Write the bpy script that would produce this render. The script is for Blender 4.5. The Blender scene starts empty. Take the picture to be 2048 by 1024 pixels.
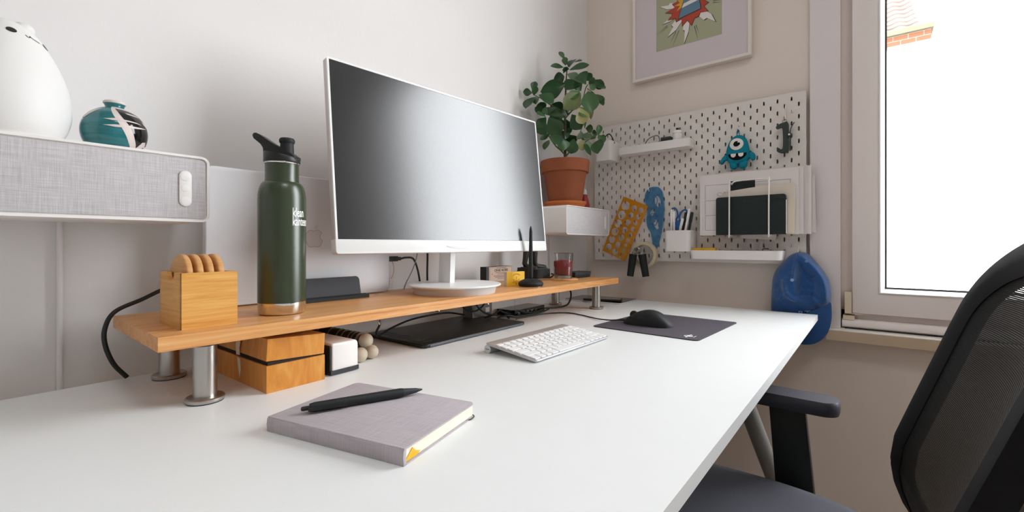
import bpy, bmesh, math, random
from mathutils import Vector, Matrix, Euler, noise

S = bpy.context.scene
COL = S.collection
PI = math.pi
Z0 = 0.735                     # height of the desk top above the floor; most numbers below are measured from the desk top

# ---------------------------------------------------------------- camera
cam = bpy.data.cameras.new('camera')
cam.sensor_width = 36.0
cam.lens = 885.2751 / 2048 * 36.0
cam.shift_y = -22.57 / 2048
cam.clip_start = 0.02
co = bpy.data.objects.new('camera', cam)
COL.objects.link(co)
co.location = (-1.7288, -0.9808, 0.2256 + Z0)
co.rotation_euler = (PI / 2, 0, 0.6839 - PI / 2)
S.camera = co

# ---------------------------------------------------------------- light
W = bpy.data.worlds.new('overcast_sky')
S.world = W
W.use_nodes = True
bgn = W.node_tree.nodes['Background']
bgn.inputs[0].default_value = (0.94, 0.97, 1.0, 1)
bgn.inputs[1].default_value = 12.0
S.view_settings.view_transform = 'Standard'
S.view_settings.look = 'None'
S.view_settings.gamma = 1.0
S.view_settings.use_curve_mapping = False
S.view_settings.exposure = 0.0
try:
    S.cycles.max_bounces = 12
    S.cycles.diffuse_bounces = 8
    S.cycles.transparent_max_bounces = 24
    S.cycles.sample_clamp_indirect = 8.0
except Exception:
    pass


def portal(loc, rot, sx, sy):
    l = bpy.data.lights.new('window_portal', 'AREA')
    l.shape = 'RECTANGLE'
    l.size, l.size_y = sx, sy
    l.cycles.is_portal = True
    o = bpy.data.objects.new('window_portal', l)
    COL.objects.link(o)
    o.location = loc
    o.rotation_euler = rot


# the window beside the desk
portal((0.09, -1.55, Z0 + 0.92), (0, PI / 2, 0), 1.72, 1.24)


# added fill light, no lamp of the room: broad, weak disc behind the photographer
cl = bpy.data.lights.new('fill_light', 'AREA')
cl.shape = 'DISK'
cl.size = 0.6
cl.energy = 8.0
cl.color = (0.96, 0.98, 1.0)
clo = bpy.data.objects.new('fill_light', cl)
COL.objects.link(clo)
clo.location = (-1.5, -1.5, Z0 + 1.88)


# ---------------------------------------------------------------- materials
def lin(h):
    h = h.lstrip('#')
    r = [int(h[i:i + 2], 16) / 255 for i in (0, 2, 4)]
    return tuple(c / 12.92 if c <= 0.04045 else ((c + 0.055) / 1.055) ** 2.4 for c in r) + (1,)


class NT:
    def __init__(s, name):
        s.m = bpy.data.materials.new(name)
        s.m.use_nodes = True
        s.t = s.m.node_tree
        s.b = s.t.nodes['Principled BSDF']
        s.out = s.t.nodes['Material Output']

    def n(s, typ, **kw):
        x = s.t.nodes.new(typ)
        for k, v in kw.items():
            if hasattr(x, k):
                setattr(x, k, v)
            else:
                x.inputs[k.replace('_', ' ')].default_value = v
        return x

    def l(s, a, b):
        s.t.links.new(a, b)

    def coords(s, scale=(1, 1, 1), rot=(0, 0, 0)):
        tc = s.n('ShaderNodeTexCoord')
        mp = s.n('ShaderNodeMapping')
        mp.inputs['Scale'].default_value = scale
        mp.inputs['Rotation'].default_value = rot
        s.l(tc.outputs['Object'], mp.inputs[0])
        return mp.outputs[0]

    def bump(s, h, strength, dist=0.001):
        b = s.n('ShaderNodeBump')
        b.inputs['Strength'].default_value = strength
        b.inputs['Distance'].default_value = dist
        s.l(h, b.inputs['Height'])
        s.l(b.outputs[0], s.b.inputs['Normal'])


def P(name, color, rough=0.5, metal=0.0, spec=0.5, var=0.0, vscale=30, bump=0.0, bscale=200, coat=0.0, trans=0.0, alpha=1.0, sheen=0.0, ior=1.5, sub=0.0):
    k = NT(name)
    b = k.b
    c = lin(color)
    b.inputs['Base Color'].default_value = c
    b.inputs['Roughness'].default_value = rough
    b.inputs['Metallic'].default_value = metal
    b.inputs['Specular IOR Level'].default_value = spec
    b.inputs['Coat Weight'].default_value = coat
    b.inputs['Coat Roughness'].default_value = 0.08
    b.inputs['Transmission Weight'].default_value = trans
    b.inputs['IOR'].default_value = ior
    b.inputs['Alpha'].default_value = alpha
    b.inputs['Sheen Weight'].default_value = sheen
    co_ = k.coords()
    nz = k.n('ShaderNodeTexNoise')
    nz.inputs['Scale'].default_value = vscale
    nz.inputs['Detail'].default_value = 4
    k.l(co_, nz.inputs['Vector'])
    v = max(var, 0.012)
    mr = k.n('ShaderNodeMapRange')
    mr.inputs[3].default_value = 1 - v
    mr.inputs[4].default_value = 1 + v
    k.l(nz.outputs[0], mr.inputs[0])
    mx = k.n('ShaderNodeVectorMath', operation='SCALE')
    mx.inputs[0].default_value = c[:3]
    k.l(mr.outputs[0], mx.inputs['Scale'])
    k.l(mx.outputs[0], b.inputs['Base Color'])
    if bump:
        n2 = k.n('ShaderNodeTexNoise')
        n2.inputs['Scale'].default_value = bscale
        n2.inputs['Detail'].default_value = 3
        k.l(co_, n2.inputs['Vector'])
        k.bump(n2.outputs[0], bump)
    return k.m


def ramp_mat(name, stops, scale, rot=(0, 0, 0), nscale=4, distort=1.5, rough=0.5, detail=5, bump=0.1, knots=0.0, spec=0.4):
    """streaky wood: a noise stretched along the grain, coloured by a ramp"""
    k = NT(name)
    v = k.coords(scale, rot)
    nz = k.n('ShaderNodeTexNoise')
    nz.inputs['Scale'].default_value = nscale
    nz.inputs['Detail'].default_value = detail
    nz.inputs['Roughness'].default_value = 0.65
    nz.inputs['Distortion'].default_value = distort
    k.l(v, nz.inputs['Vector'])
    cr = k.n('ShaderNodeValToRGB')
    e = cr.color_ramp.elements
    e[0].position, e[0].color = stops[0][0], lin(stops[0][1])
    e[1].position, e[1].color = stops[-1][0], lin(stops[-1][1])
    for p, c in stops[1:-1]:
        x = e.new(p)
        x.color = lin(c)
    k.l(nz.outputs[0], cr.inputs[0])
    last = cr.outputs[0]
    if knots:
        v2 = k.coords((3.2, 11, 11), rot)
        vo = k.n('ShaderNodeTexNoise')
        vo.inputs['Scale'].default_value = 1.9
        vo.inputs['Detail'].default_value = 2
        k.l(v2, vo.inputs['Vector'])
        r2 = k.n('ShaderNodeMapRange')
        r2.inputs[1].default_value = 0.66
        r2.inputs[2].default_value = 0.78
        r2.inputs[4].default_value = knots
        k.l(vo.outputs[0], r2.inputs[0])
        mx = k.n('ShaderNodeMix', data_type='RGBA')
        k.l(r2.outputs[0], mx.inputs[0])
        k.l(last, mx.inputs[6])
        mx.inputs[7].default_value = lin('#8a4a25')
        last = mx.outputs[2]
    k.l(last, k.b.inputs['Base Color'])
    k.b.inputs['Roughness'].default_value = rough
    k.b.inputs['Specular IOR Level'].default_value = spec
    k.bump(nz.outputs[0], bump, 0.0005)
    return k.m


def weave_mat(name, ca, cb, pitch=0.0011, rough=0.85, u='X', v='Z', streak=0.5):
    k = NT(name)
    c0 = k.coords()
    outs = []
    for ax, sc in ((u, (30, 900)), (v, (900, 30))):
        mp = k.n('ShaderNodeMapping')
        s_ = {'X': 0, 'Y': 1, 'Z': 2}
        vec = [1, 1, 1]
        vec[s_[u]] = sc[0]
        vec[s_[v]] = sc[1]
        mp.inputs['Scale'].default_value = vec
        k.l(c0, mp.inputs[0])
        nz = k.n('ShaderNodeTexNoise')
        nz.inputs['Scale'].default_value = 1.0
        nz.inputs['Detail'].default_value = 2
        k.l(mp.outputs[0], nz.inputs['Vector'])
        outs.append(nz.outputs[0])
    ad = k.n('ShaderNodeMath', operation='ADD')
    k.l(outs[0], ad.inputs[0])
    k.l(outs[1], ad.inputs[1])
    mr = k.n('ShaderNodeMapRange')
    mr.inputs[1].default_value = 0.7
    mr.inputs[2].default_value = 1.3
    k.l(ad.outputs[0], mr.inputs[0])
    mx = k.n('ShaderNodeMix', data_type='RGBA')
    mx.inputs[6].default_value = lin(ca)
    mx.inputs[7].default_value = lin(cb)
    k.l(mr.outputs[0], mx.inputs[0])
    k.l(mx.outputs[2], k.b.inputs['Base Color'])
    k.b.inputs['Roughness'].default_value = rough
    k.b.inputs['Specular IOR Level'].default_value = 0.2
    k.bump(ad.outputs[0], 0.3, 0.0004)
    return k.m


def mesh_mat(name, color, axis='Z', pitch=0.0024, hole=0.085):
    """office-chair mesh: dark yarn rows with open gaps between them"""
    k = NT(name)
    k.b.inputs['Base Color'].default_value = lin(color)
    k.b.inputs['Roughness'].default_value = 0.55
    k.b.inputs['Specular IOR Level'].default_value = 0.25
    v = k.coords()
    sp = k.n('ShaderNodeSeparateXYZ')
    k.l(v, sp.inputs[0])

    def sine(o, p):
        m = k.n('ShaderNodeMath', operation='MULTIPLY')
        m.inputs[1].default_value = 2 * PI / p
        k.l(o, m.inputs[0])
        s_ = k.n('ShaderNodeMath', operation='SINE')
        k.l(m.outputs[0], s_.inputs[0])
        return s_.outputs[0]
    a = sine(sp.outputs['Z'], pitch)
    b = sine(sp.outputs['X'], pitch * 0.8)
    ga = k.n('ShaderNodeMath', operation='GREATER_THAN')
    ga.inputs[1].default_value = 1 - 2 * hole
    k.l(a, ga.inputs[0])
    gb = k.n('ShaderNodeMath', operation='GREATER_THAN')
    gb.inputs[1].default_value = -0.2
    k.l(b, gb.inputs[0])
    mu = k.n('ShaderNodeMath', operation='MULTIPLY')
    k.l(ga.outputs[0], mu.inputs[0])
    k.l(gb.outputs[0], mu.inputs[1])
    tr = k.n('ShaderNodeBsdfTransparent')
    ms = k.n('ShaderNodeMixShader')
    k.l(mu.outputs[0], ms.inputs[0])
    k.l(k.b.outputs[0], ms.inputs[1])
    k.l(tr.outputs[0], ms.inputs[2])
    k.l(ms.outputs[0], k.out.inputs[0])
    k.bump(a, 0.25, 0.0005)
    return k.m


def pane_mat(name):
    k = NT(name)
    tr = k.n('ShaderNodeBsdfTransparent')
    gl = k.n('ShaderNodeBsdfGlossy')
    gl.inputs['Roughness'].default_value = 0.0
    lw = k.n('ShaderNodeLayerWeight')
    lw.inputs[0].default_value = 0.5
    pw_ = k.n('ShaderNodeMath', operation='POWER')
    k.l(lw.outputs['Facing'], pw_.inputs[0])
    pw_.inputs[1].default_value = 5.0
    fr = k.n('ShaderNodeMath', operation='MULTIPLY_ADD')
    k.l(pw_.outputs[0], fr.inputs[0])
    fr.inputs[1].default_value = 0.8
    fr.inputs[2].default_value = 0.03
    ms = k.n('ShaderNodeMixShader')
    k.l(fr.outputs[0], ms.inputs[0])
    k.l(tr.outputs[0], ms.inputs[1])
    k.l(gl.outputs[0], ms.inputs[2])
    k.l(ms.outputs[0], k.out.inputs[0])
    return k.m


def tint_mat(name, color, opac=0.55):
    """coloured transparent plastic sheet"""
    k = NT(name)
    tr = k.n('ShaderNodeBsdfTransparent')
    tr.inputs[0].default_value = lin(color)
    k.b.inputs['Base Color'].default_value = lin(color)
    k.b.inputs['Roughness'].default_value = 0.25
    v = k.coords()
    nz = k.n('ShaderNodeTexNoise')
    nz.inputs['Scale'].default_value = 25
    k.l(v, nz.inputs[0])
    mr = k.n('ShaderNodeMapRange')
    mr.inputs[3].default_value = opac - 0.15
    mr.inputs[4].default_value = opac + 0.15
    k.l(nz.outputs[0], mr.inputs[0])
    ms = k.n('ShaderNodeMixShader')
    k.l(mr.outputs[0], ms.inputs[0])
    k.l(tr.outputs[0], ms.inputs[1])
    k.l(k.b.outputs[0], ms.inputs[2])
    k.l(ms.outputs[0], k.out.inputs[0])
    return k.m


M = {}
M['wall_left'] = P('white_wall_paint', '#e9e7e6', 0.75, spec=0.25, var=0.012, vscale=6, bump=0.25, bscale=90)
M['wall_far'] = P('taupe_wall_paint', '#e4d8ce', 0.8, spec=0.2, var=0.015, vscale=6, bump=0.25, bscale=90)
M['room'] = P('room_wall_paint', '#dcdbda', 0.8, spec=0.2)
M['ceiling'] = P('ceiling_paint', '#f0efec', 0.85, spec=0.2)
M['floor'] = ramp_mat('oak_floor', [(0.35, '#84705c'), (0.65, '#9c8872')], (1, 9, 1), nscale=3)
M['desk'] = P('white_laminate', '#edefef', 0.42, spec=0.4, bump=0.06, bscale=600)
M['desk_edge'] = P('white_edge_band', '#ece7e5', 0.4)
M['pvc'] = P('white_window_plastic', '#efe6e2', 0.45, spec=0.4)
M['pvc_gasket'] = P('grey_gasket', '#3c3b3b', 0.6)
M['panelpaint'] = P('grey_white_panel', '#e4dbda', 0.6, spec=0.3)
M['cream'] = P('cream_plastic', '#e2d3b8', 0.5)
M['sill'] = P('white_sill', '#ece7df', 0.35)
M['sill_edge'] = P('cream_sill_edge', '#c6b097', 0.6, var=0.05, vscale=14)
M['pane'] = pane_mat('window_glass')
M['peg'] = P('white_powder_coat', '#e0d9d3', 0.55, spec=0.3)
M['peg_shade'] = P('grey_slot_shade', '#6b6662', 0.7)
M['white_plastic'] = P('white_plastic', '#ece8e5', 0.45)
M['white_gloss'] = P('white_gloss_plastic', '#f2f1f0', 0.25)
M['silicone'] = P('milky_silicone', '#e2e1df', 0.5, spec=0.35)
M['white_metal'] = P('white_lacquered_wire', '#ece7e3', 0.4)
M['shelfwood'] = ramp_mat('pine_board', [(0.30, '#b9703a'), (0.45, '#d39556'), (0.58, '#dda469'), (0.75, '#e8ba84')], (1.2, 26, 26), nscale=2.2, rough=0.38, knots=0.65, bump=0.08, spec=0.45)
M['bamboo'] = ramp_mat('bamboo', [(0.3, '#c98a3c'), (0.5, '#daa050'), (0.7, '#e4b468')], (3, 3, 60), nscale=3, distort=0.4, rough=0.45)
M['coaster'] = ramp_mat('light_bamboo', [(0.3, '#c08448'), (0.7, '#dcab70')], (5, 5, 40), nscale=3, rough=0.5)
M['boxwood'] = ramp_mat('varnished_beech', [(0.3, '#b9702a'), (0.5, '#cf8838'), (0.72, '#dfa252')], (14, 14, 3), nscale=2.2, distort=1.0, rough=0.35, bump=0.05)
M['box_gap_dark'] = P('dark_gap_fill', '#241a14', 0.8)
M['tape_worn'] = P('torn_paper_tape', '#d9cdb8', 0.8)
M['steel'] = P('brushed_steel', '#b9b5b0', 0.30, metal=1.0, var=0.05, vscale=60)
M['steel_bright'] = P('polished_steel', '#d8d5d2', 0.12, metal=1.0)
M['nickel'] = P('nickel_wire', '#a8a6a2', 0.25, metal=1.0)
M['alu'] = P('aluminium', '#d9d9dc', 0.5, metal=0.25, spec=0.5)
M['alu_key'] = P('silver_aluminium', '#c9c9cb', 0.35, metal=0.6)
M['key'] = P('white_key_plastic', '#f1f1f1', 0.4)
M['black'] = P('black_plastic', '#1b1e1d', 0.42, spec=0.45)
M['black_soft'] = P('soft_black_rubber', '#1c1f20', 0.62, spec=0.4)
M['black_cable'] = P('black_cable_sheath', '#151716', 0.5)
M['black_gloss'] = P('black_glass', '#0f1513', 0.12, spec=0.6)
M['graphite'] = P('graphite_plastic', '#2b2b31', 0.55, spec=0.5)
M['tablet_face'] = P('tablet_surface', '#1d2321', 0.38, spec=0.5, bump=0.05, bscale=1500)
M['tablet_edge'] = P('tablet_edge', '#5b6065', 0.35, metal=0.4)
M['green'] = P('olive_powder_coat', '#2c391e', 0.30, spec=0.8, bump=0.05, bscale=1200)
M['white_ink'] = P('white_ink', '#f4f4f2', 0.5)
M['grey_ink'] = P('grey_ink', '#8c8787', 0.5)
M['dark_ink'] = P('dark_ink', '#2a2725', 0.7)
M['logo_alu'] = P('polished_logo', '#cfcccd', 0.35, metal=0.2)
M['screen'] = P('matte_screen', '#0b1015', 0.22, spec=1.0)
M['mon_white'] = P('monitor_white', '#efefee', 0.32, spec=0.5)
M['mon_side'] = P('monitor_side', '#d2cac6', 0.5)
M['terracotta'] = P('terracotta', '#8f5236', 0.8, spec=0.2, var=0.14, vscale=28, bump=0.3, bscale=160)
M['terracotta2'] = P('terracotta_saucer', '#bb6a38', 0.7, spec=0.25, var=0.08, vscale=28)
M['soil'] = P('soil', '#3a2c20', 0.95, bump=1.0, bscale=300)
M['stem'] = P('plant_stem', '#5c6a3c', 0.7, var=0.2)
M['trunk'] = P('plant_trunk', '#4b4634', 0.8, var=0.2, vscale=120)
M['leaf'] = P('dark_green_leaf', '#2f4f2e', 0.33, spec=0.4, var=0.22, vscale=22)
M['leaf_mid'] = P('mid_green_leaf', '#40633a', 0.33, spec=0.4, var=0.18, vscale=25)
M['leaf_light'] = P('pale_green_leaf', '#74896a', 0.5, var=0.15, vscale=25)
M['leaf_yellow'] = P('yellowing_leaf', '#5a6630', 0.5, var=0.35, vscale=18)
M['leaf_cream'] = P('cream_leaf', '#96945c', 0.5, var=0.25, vscale=30)
M['red'] = P('red_lacquer', '#a8302a', 0.35)
M['linen'] = weave_mat('light_grey_grille_cloth', '#b0acae', '#cdc9ca')
M['linen_white'] = weave_mat('white_grille_cloth', '#c9c6c8', '#dddbdc')
M['notecover'] = weave_mat('grey_cloth_cover', '#aca5aa', '#c0b8bc', u='X', v='Y', rough=0.9)
M['pages'] = P('cream_pages', '#f3ecd9', 0.8)
M['yellow'] = P('yellow_ribbon', '#eeb71c', 0.6)
M['yellow_box'] = P('yellow_card', '#f2bd14', 0.55)
M['orange_ink'] = P('orange_ink', '#b9641c', 0.6)
M['kraft'] = P('beige_card', '#c9b5a5', 0.8)
M['mat'] = P('charcoal_cloth', '#57525a', 0.85, spec=0.25, var=0.08, vscale=60, bump=0.1, bscale=1500)
M['mat_edge'] = P('black_mat_rubber', '#202022', 0.7)
M['mouse_led'] = P('green_accent', '#1f6a4a', 0.5)
M['bronze'] = P('blackened_cast', '#20221f', 0.5, spec=0.5, var=0.2, vscale=90, bump=0.4, bscale=250)
M['navy'] = P('navy_card', '#27303c', 0.5)
M['wax'] = P('red_wax', '#a8323a', 0.5, var=0.1, vscale=60, bump=0.5, bscale=200)
M['felt_teal'] = P('teal_felt', '#1c8296', 0.95, spec=0.1, var=0.1, vscale=200, bump=0.4, bscale=900)
M['felt_white'] = P('white_felt', '#e8e2da', 0.95, spec=0.1)
M['felt_black'] = P('black_felt', '#17191c', 0.95, spec=0.1)
M['cap_green'] = P('dark_green_grey_metal', '#2c3833', 0.5, spec=0.5)
M['notebook_green'] = P('black_green_leatherette', '#1a2624', 0.6, spec=0.35)
M['paper'] = P('white_paper', '#e6dfdd', 0.85, spec=0.15)
M['paper2'] = P('paper_warm', '#ded5d0', 0.85, spec=0.15)
M['envelope'] = P('cream_envelope', '#ddd2c4', 0.8)
M['blue_handle'] = P('blue_plastic', '#1c5a9a', 0.4)
M['template'] = tint_mat('orange_plastic', '#e09a1c', 0.72)
M['curve_blue'] = tint_mat('blue_plastic_clear', '#86c0e0', 0.27)
M['masking'] = P('masking_tape', '#cdbfa0', 0.7)
M['masking_core'] = P('tape_core', '#9a8f80', 0.8)
M['denim'] = P('blue_cotton_twill', '#244f87', 0.8, spec=0.2, var=0.16, vscale=40, bump=0.35, bscale=700, sheen=0.4)
M['denim_light'] = P('light_blue_stitching', '#8aa7cf', 0.85)
M['arm_pad'] = P('grey_black_arm_pad', '#3b3b44', 0.42, spec=0.5, bump=0.08, bscale=900)
M['chair_fabric'] = P('charcoal_seat_fabric', '#484951', 0.9, spec=0.2, var=0.25, vscale=900, bump=0.3, bscale=1300, sheen=0.1)
M['chair_mesh'] = mesh_mat('black_chair_mesh', '#0d1112', hole=0.04)
M['chair_band'] = P('black_chair_border', '#101114', 0.7, spec=0.25, bump=0.2, bscale=1200)
M['leg_grey'] = P('grey_metal_leg', '#7f7f7d', 0.45)
M['frame_white'] = P('white_picture_frame', '#e6dcd4', 0.5)
M['mount'] = P('picture_mount', '#d3c8cc', 0.8)
M['art_sage'] = P('sage_print', '#a8aa8c', 0.7)
M['art_red'] = P('red_print', '#b5452f', 0.7)
M['art_blue'] = P('blue_print', '#5f8096', 0.7)
M['art_yellow'] = P('yellow_print', '#d2a23a', 0.7)
M['teal_glaze'] = ramp_mat('teal_glaze', [(0.3, '#15555a'), (0.7, '#2f8288')], (3, 3, 60), nscale=3, distort=0.5, rough=0.15, bump=0.0, spec=0.6)
M['black_glaze'] = P('black_glaze', '#0d1110', 0.1, spec=0.7)
M['raw_clay'] = P('unglazed_clay', '#d8ccc6', 0.5)
M['wood_ball'] = P('pale_wood_ball', '#c7baa5', 0.5, var=0.18, vscale=90)
M['ring_brown'] = P('brown_wood_ring', '#6f6250', 0.6)
M['brick'] = P('orange_brick', '#6e3d27', 0.9, var=0.2, vscale=5)
M['mortar'] = P('pale_mortar', '#8a8176', 0.95)
M['tile'] = P('weathered_roof_tile', '#75665e', 0.9, var=0.2, vscale=4)
M['tile_line'] = P('tile_gap', '#4a3b34', 0.9)
M['moss'] = P('mossy_eaves', '#5c5744', 0.95, var=0.3, vscale=9)
M['render_white'] = P('white_render', '#e6e4e0', 0.9)
M['asphalt'] = P('grey_paving', '#6a6a68', 0.9)
gl = NT('clear_tumbler_glass')
gl.b.inputs['Transmission Weight'].default_value = 1.0
gl.b.inputs['Roughness'].default_value = 0.0
gl.b.inputs['IOR'].default_value = 1.45
M['glass'] = gl.m


# ---------------------------------------------------------------- mesh helpers
def B():
    return bmesh.new()


def box(bm, x0, x1, y0, y1, z0, z1):
    x0, x1 = sorted((x0, x1)); y0, y1 = sorted((y0, y1)); z0, z1 = sorted((z0, z1))
    v = [bm.verts.new(p) for p in ((x0, y0, z0), (x1, y0, z0), (x1, y1, z0), (x0, y1, z0), (x0, y0, z1), (x1, y0, z1), (x1, y1, z1), (x0, y1, z1))]
    for f in ((3, 2, 1, 0), (4, 5, 6, 7), (0, 1, 5, 4), (1, 2, 6, 5), (2, 3, 7, 6), (3, 0, 4, 7)):
        bm.faces.new([v[i] for i in f])
    return bm


def bx(*a):
    return box(B(), *a)


def bevel(bm, w, seg=2, ang=0.5):
    es = [e for e in bm.edges if len(e.link_faces) == 2 and e.calc_face_angle(0) > ang]
    bmesh.ops.bevel(bm, geom=es, offset=w, segments=seg, affect='EDGES', profile=0.5, clamp_overlap=True)
    return bm


def rrect(w, h, r, n=6, cx=0, cy=0):
    """rounded rectangle outline, counter-clockwise"""
    if not isinstance(r, (list, tuple)):
        r = (r, r, r, r)
    pts = []
    for (sx, sy, a0, rr) in ((1, -1, -PI / 2, r[0]), (1, 1, 0, r[1]), (-1, 1, PI / 2, r[2]), (-1, -1, PI, r[3])):
        ox, oy = cx + sx * (w / 2 - rr), cy + sy * (h / 2 - rr)
        for i in range(n + 1):
            a = a0 + PI / 2 * i / n
            pts.append((ox + rr * math.cos(a), oy + rr * math.sin(a)))
            if rr == 0:
                break
    return pts


AX = {'z': lambda a, b, c: (a, b, c), 'y': lambda a, b, c: (a, -c, b), 'x': lambda a, b, c: (c, a, b), 'w': lambda a, b, c: (-c, -a, b)}
# 'w': outline drawn on the far wall as seen from the room: a runs along -Y (to the right), b up, c out of the wall


def prism(pts, c0, c1, ax='z', bm=None):
    bm = bm or B()
    f = AX[ax]
    lo = [bm.verts.new(f(a, b, c0)) for a, b in pts]
    hi = [bm.verts.new(f(a, b, c1)) for a, b in pts]
    n = len(pts)
    try:
        bm.faces.new(lo[::-1])
        bm.faces.new(hi)
    except ValueError:
        pass
    for i in range(n):
        j = (i + 1) % n
        bm.faces.new((lo[i], lo[j], hi[j], hi[i]))
    bmesh.ops.recalc_face_normals(bm, faces=bm.faces[:])
    return bm


def lathe(prof, n=48, bm=None, c=(0, 0, 0), sx=1, sy=1):
    bm = bm or B()
    rings = []
    for r, z in prof:
        if r < 1e-6:
            rings.append([bm.verts.new((c[0], c[1], c[2] + z))])
        else:
            rings.append([bm.verts.new((c[0] + sx * r * math.cos(2 * PI * i / n), c[1] + sy * r * math.sin(2 * PI * i / n), c[2] + z)) for i in range(n)])
    for a, b in zip(rings, rings[1:]):
        for i in range(n):
            j = (i + 1) % n
            if len(a) == 1 and len(b) == 1:
                continue
            if len(a) == 1:
                bm.faces.new((a[0], b[i], b[j]))
            elif len(b) == 1:
                bm.faces.new((a[i], a[j], b[0]))
            else:
                bm.faces.new((a[i], a[j], b[j], b[i]))
    bmesh.ops.recalc_face_normals(bm, faces=bm.faces[:])
    return bm


def spline(pts, k=8):
    """Catmull-Rom through the points"""
    P_ = [Vector(p) for p in pts]
    if len(P_) < 3:
        return P_
    Q = [2 * P_[0] - P_[1]] + P_ + [2 * P_[-1] - P_[-2]]
    out = []
    for i in range(1, len(Q) - 2):
        a, b, c, d = Q[i - 1:i + 3]
        for s in range(k):
            t = s / k
            out.append(0.5 * ((2 * b) + (c - a) * t + (2 * a - 5 * b + 4 * c - d) * t * t + (3 * b - a - 3 * c + d) * t ** 3))
    out.append(P_[-1])
    return out


def tube(pts, r, n=10, smooth=8, closed=False, bm=None, r2=None):
    bm = bm or B()
    p = spline(pts, smooth) if smooth else [Vector(q) for q in pts]
    rings = []
    t0 = (p[1] - p[0]).normalized()
    up = Vector((0, 0, 1)) if abs(t0.z) < 0.9 else Vector((1, 0, 0))
    nrm = t0.cross(up).normalized()
    for i, q in enumerate(p):
        if closed:
            t = (p[(i + 1) % len(p)] - p[i - 1]).normalized()
        else:
            t = (p[min(i + 1, len(p) - 1)] - p[max(i - 1, 0)]).normalized()
        nrm = (nrm - t * nrm.dot(t)).normalized()
        bn = t.cross(nrm)
        rr = r if r2 is None else r + (r2 - r) * i / (len(p) - 1)
        rings.append([bm.verts.new(q + nrm * rr * math.cos(2 * PI * j / n) + bn * rr * math.sin(2 * PI * j / n)) for j in range(n)])
    m = len(rings)
    for i in range(m if closed else m - 1):
        a, b = rings[i], rings[(i + 1) % m]
        for j in range(n):
            bm.faces.new((a[j], a[(j + 1) % n], b[(j + 1) % n], b[j]))
    if not closed:
        bm.faces.new(rings[0][::-1])
        bm.faces.new(rings[-1])
    bmesh.ops.recalc_face_normals(bm, faces=bm.faces[:])
    return bm


def ball(r, c=(0, 0, 0), s=(1, 1, 1), n=24, bm=None):
    bm = bm or B()
    bmesh.ops.create_uvsphere(bm, u_segments=n, v_segments=n // 2, radius=r, matrix=Matrix.Translation(c) @ Matrix.Diagonal((*s, 1)))
    return bm


def cyl(r, c, h, ax='z', n=32, bm=None, bev=0.0):
    pts = [(r * math.cos(2 * PI * i / n), r * math.sin(2 * PI * i / n)) for i in range(n)]
    b = prism(pts, 0, h, ax)
    if bev:
        bevel(b, bev, 2, 1.0)
    bmesh.ops.translate(b, verts=b.verts, vec=c)
    if bm:
        join(bm, b)
        return bm
    return b


def join(bm, other):
    me = bpy.data.meshes.new('tmp')
    other.to_mesh(me)
    bm.from_mesh(me)
    bpy.data.meshes.remove(me)
    other.free()
    return bm


def xf(bm, mat):
    bmesh.ops.transform(bm, matrix=mat, verts=bm.verts)
    return bm


def move(bm, *v):
    bmesh.ops.translate(bm, verts=bm.verts, vec=v)
    return bm


def rot(bm, ang, ax, c=(0, 0, 0)):
    bmesh.ops.rotate(bm, cent=c, matrix=Matrix.Rotation(ang, 3, ax), verts=bm.verts)
    return bm


def from_curve(cu):
    o = bpy.data.objects.new('tmp', cu)
    COL.objects.link(o)
    bpy.context.view_layer.update()
    me = bpy.data.meshes.new_from_object(o.evaluated_get(bpy.context.evaluated_depsgraph_get()))
    bm = B()
    bm.from_mesh(me)
    bpy.data.objects.remove(o)
    bpy.data.meshes.remove(me)
    bpy.data.curves.remove(cu)
    bmesh.ops.remove_doubles(bm, verts=bm.verts, dist=1e-6)
    return bm


def plate(loops, c0, c1, ax='z'):
    """flat plate with holes: the first loop is the outline"""
    cu = bpy.data.curves.new('tmp', 'CURVE')
    cu.dimensions = '2D'
    cu.fill_mode = 'BOTH'
    cu.extrude = (c1 - c0) / 2
    for lp in loops:
        s = cu.splines.new('POLY')
        s.points.add(len(lp) - 1)
        for i, (a, b) in enumerate(lp):
            s.points[i].co = (a, b, 0, 1)
        s.use_cyclic_u = True
    bm = from_curve(cu)
    f = AX[ax]
    for v in bm.verts:
        v.co = f(v.co.x, v.co.y, v.co.z + (c0 + c1) / 2)
    bmesh.ops.recalc_face_normals(bm, faces=bm.faces[:])
    return bm


def text(s, size, depth=0.0004, align='LEFT', bold=0.0, sx=1.0, space=1.0, res=3):
    cu = bpy.data.curves.new('tmp', 'FONT')
    cu.body = s
    cu.size = size
    cu.extrude = depth / 2
    cu.offset = bold
    cu.align_x = align
    cu.space_character = space
    cu.resolution_u = res
    bm = from_curve(cu)
    for v in bm.verts:
        v.co.x *= sx
    return bm


def obj(name, bm, mat, parent=None, loc=None, smooth=True, ang=0.6, rot_=None):
    me = bpy.data.meshes.new(name)
    bm.to_mesh(me)
    bm.free()
    me.materials.append(M[mat] if isinstance(mat, str) else mat)
    if smooth:
        for p in me.polygons:
            p.use_smooth = True
        try:
            me.set_sharp_from_angle(angle=ang)
        except Exception:
            pass
    o = bpy.data.objects.new(name, me)
    COL.objects.link(o)
    if parent:
        o.parent = parent
        if loc:
            o.location = loc
    else:
        l = loc or (0, 0, 0)
        o.location = (l[0], l[1], l[2] + Z0)
    if rot_:
        o.rotation_euler = rot_
    return o


def subdiv(o, lv=2):
    m = o.modifiers.new('subsurf', 'SUBSURF')
    m.levels = lv
    m.render_levels = lv
    return o


def tag(o, label=None, cat=None, group=None, kind=None):
    for k, v in (('label', label), ('category', cat), ('group', group), ('kind', kind)):
        if v:
            o[k] = v
    return o


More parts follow.
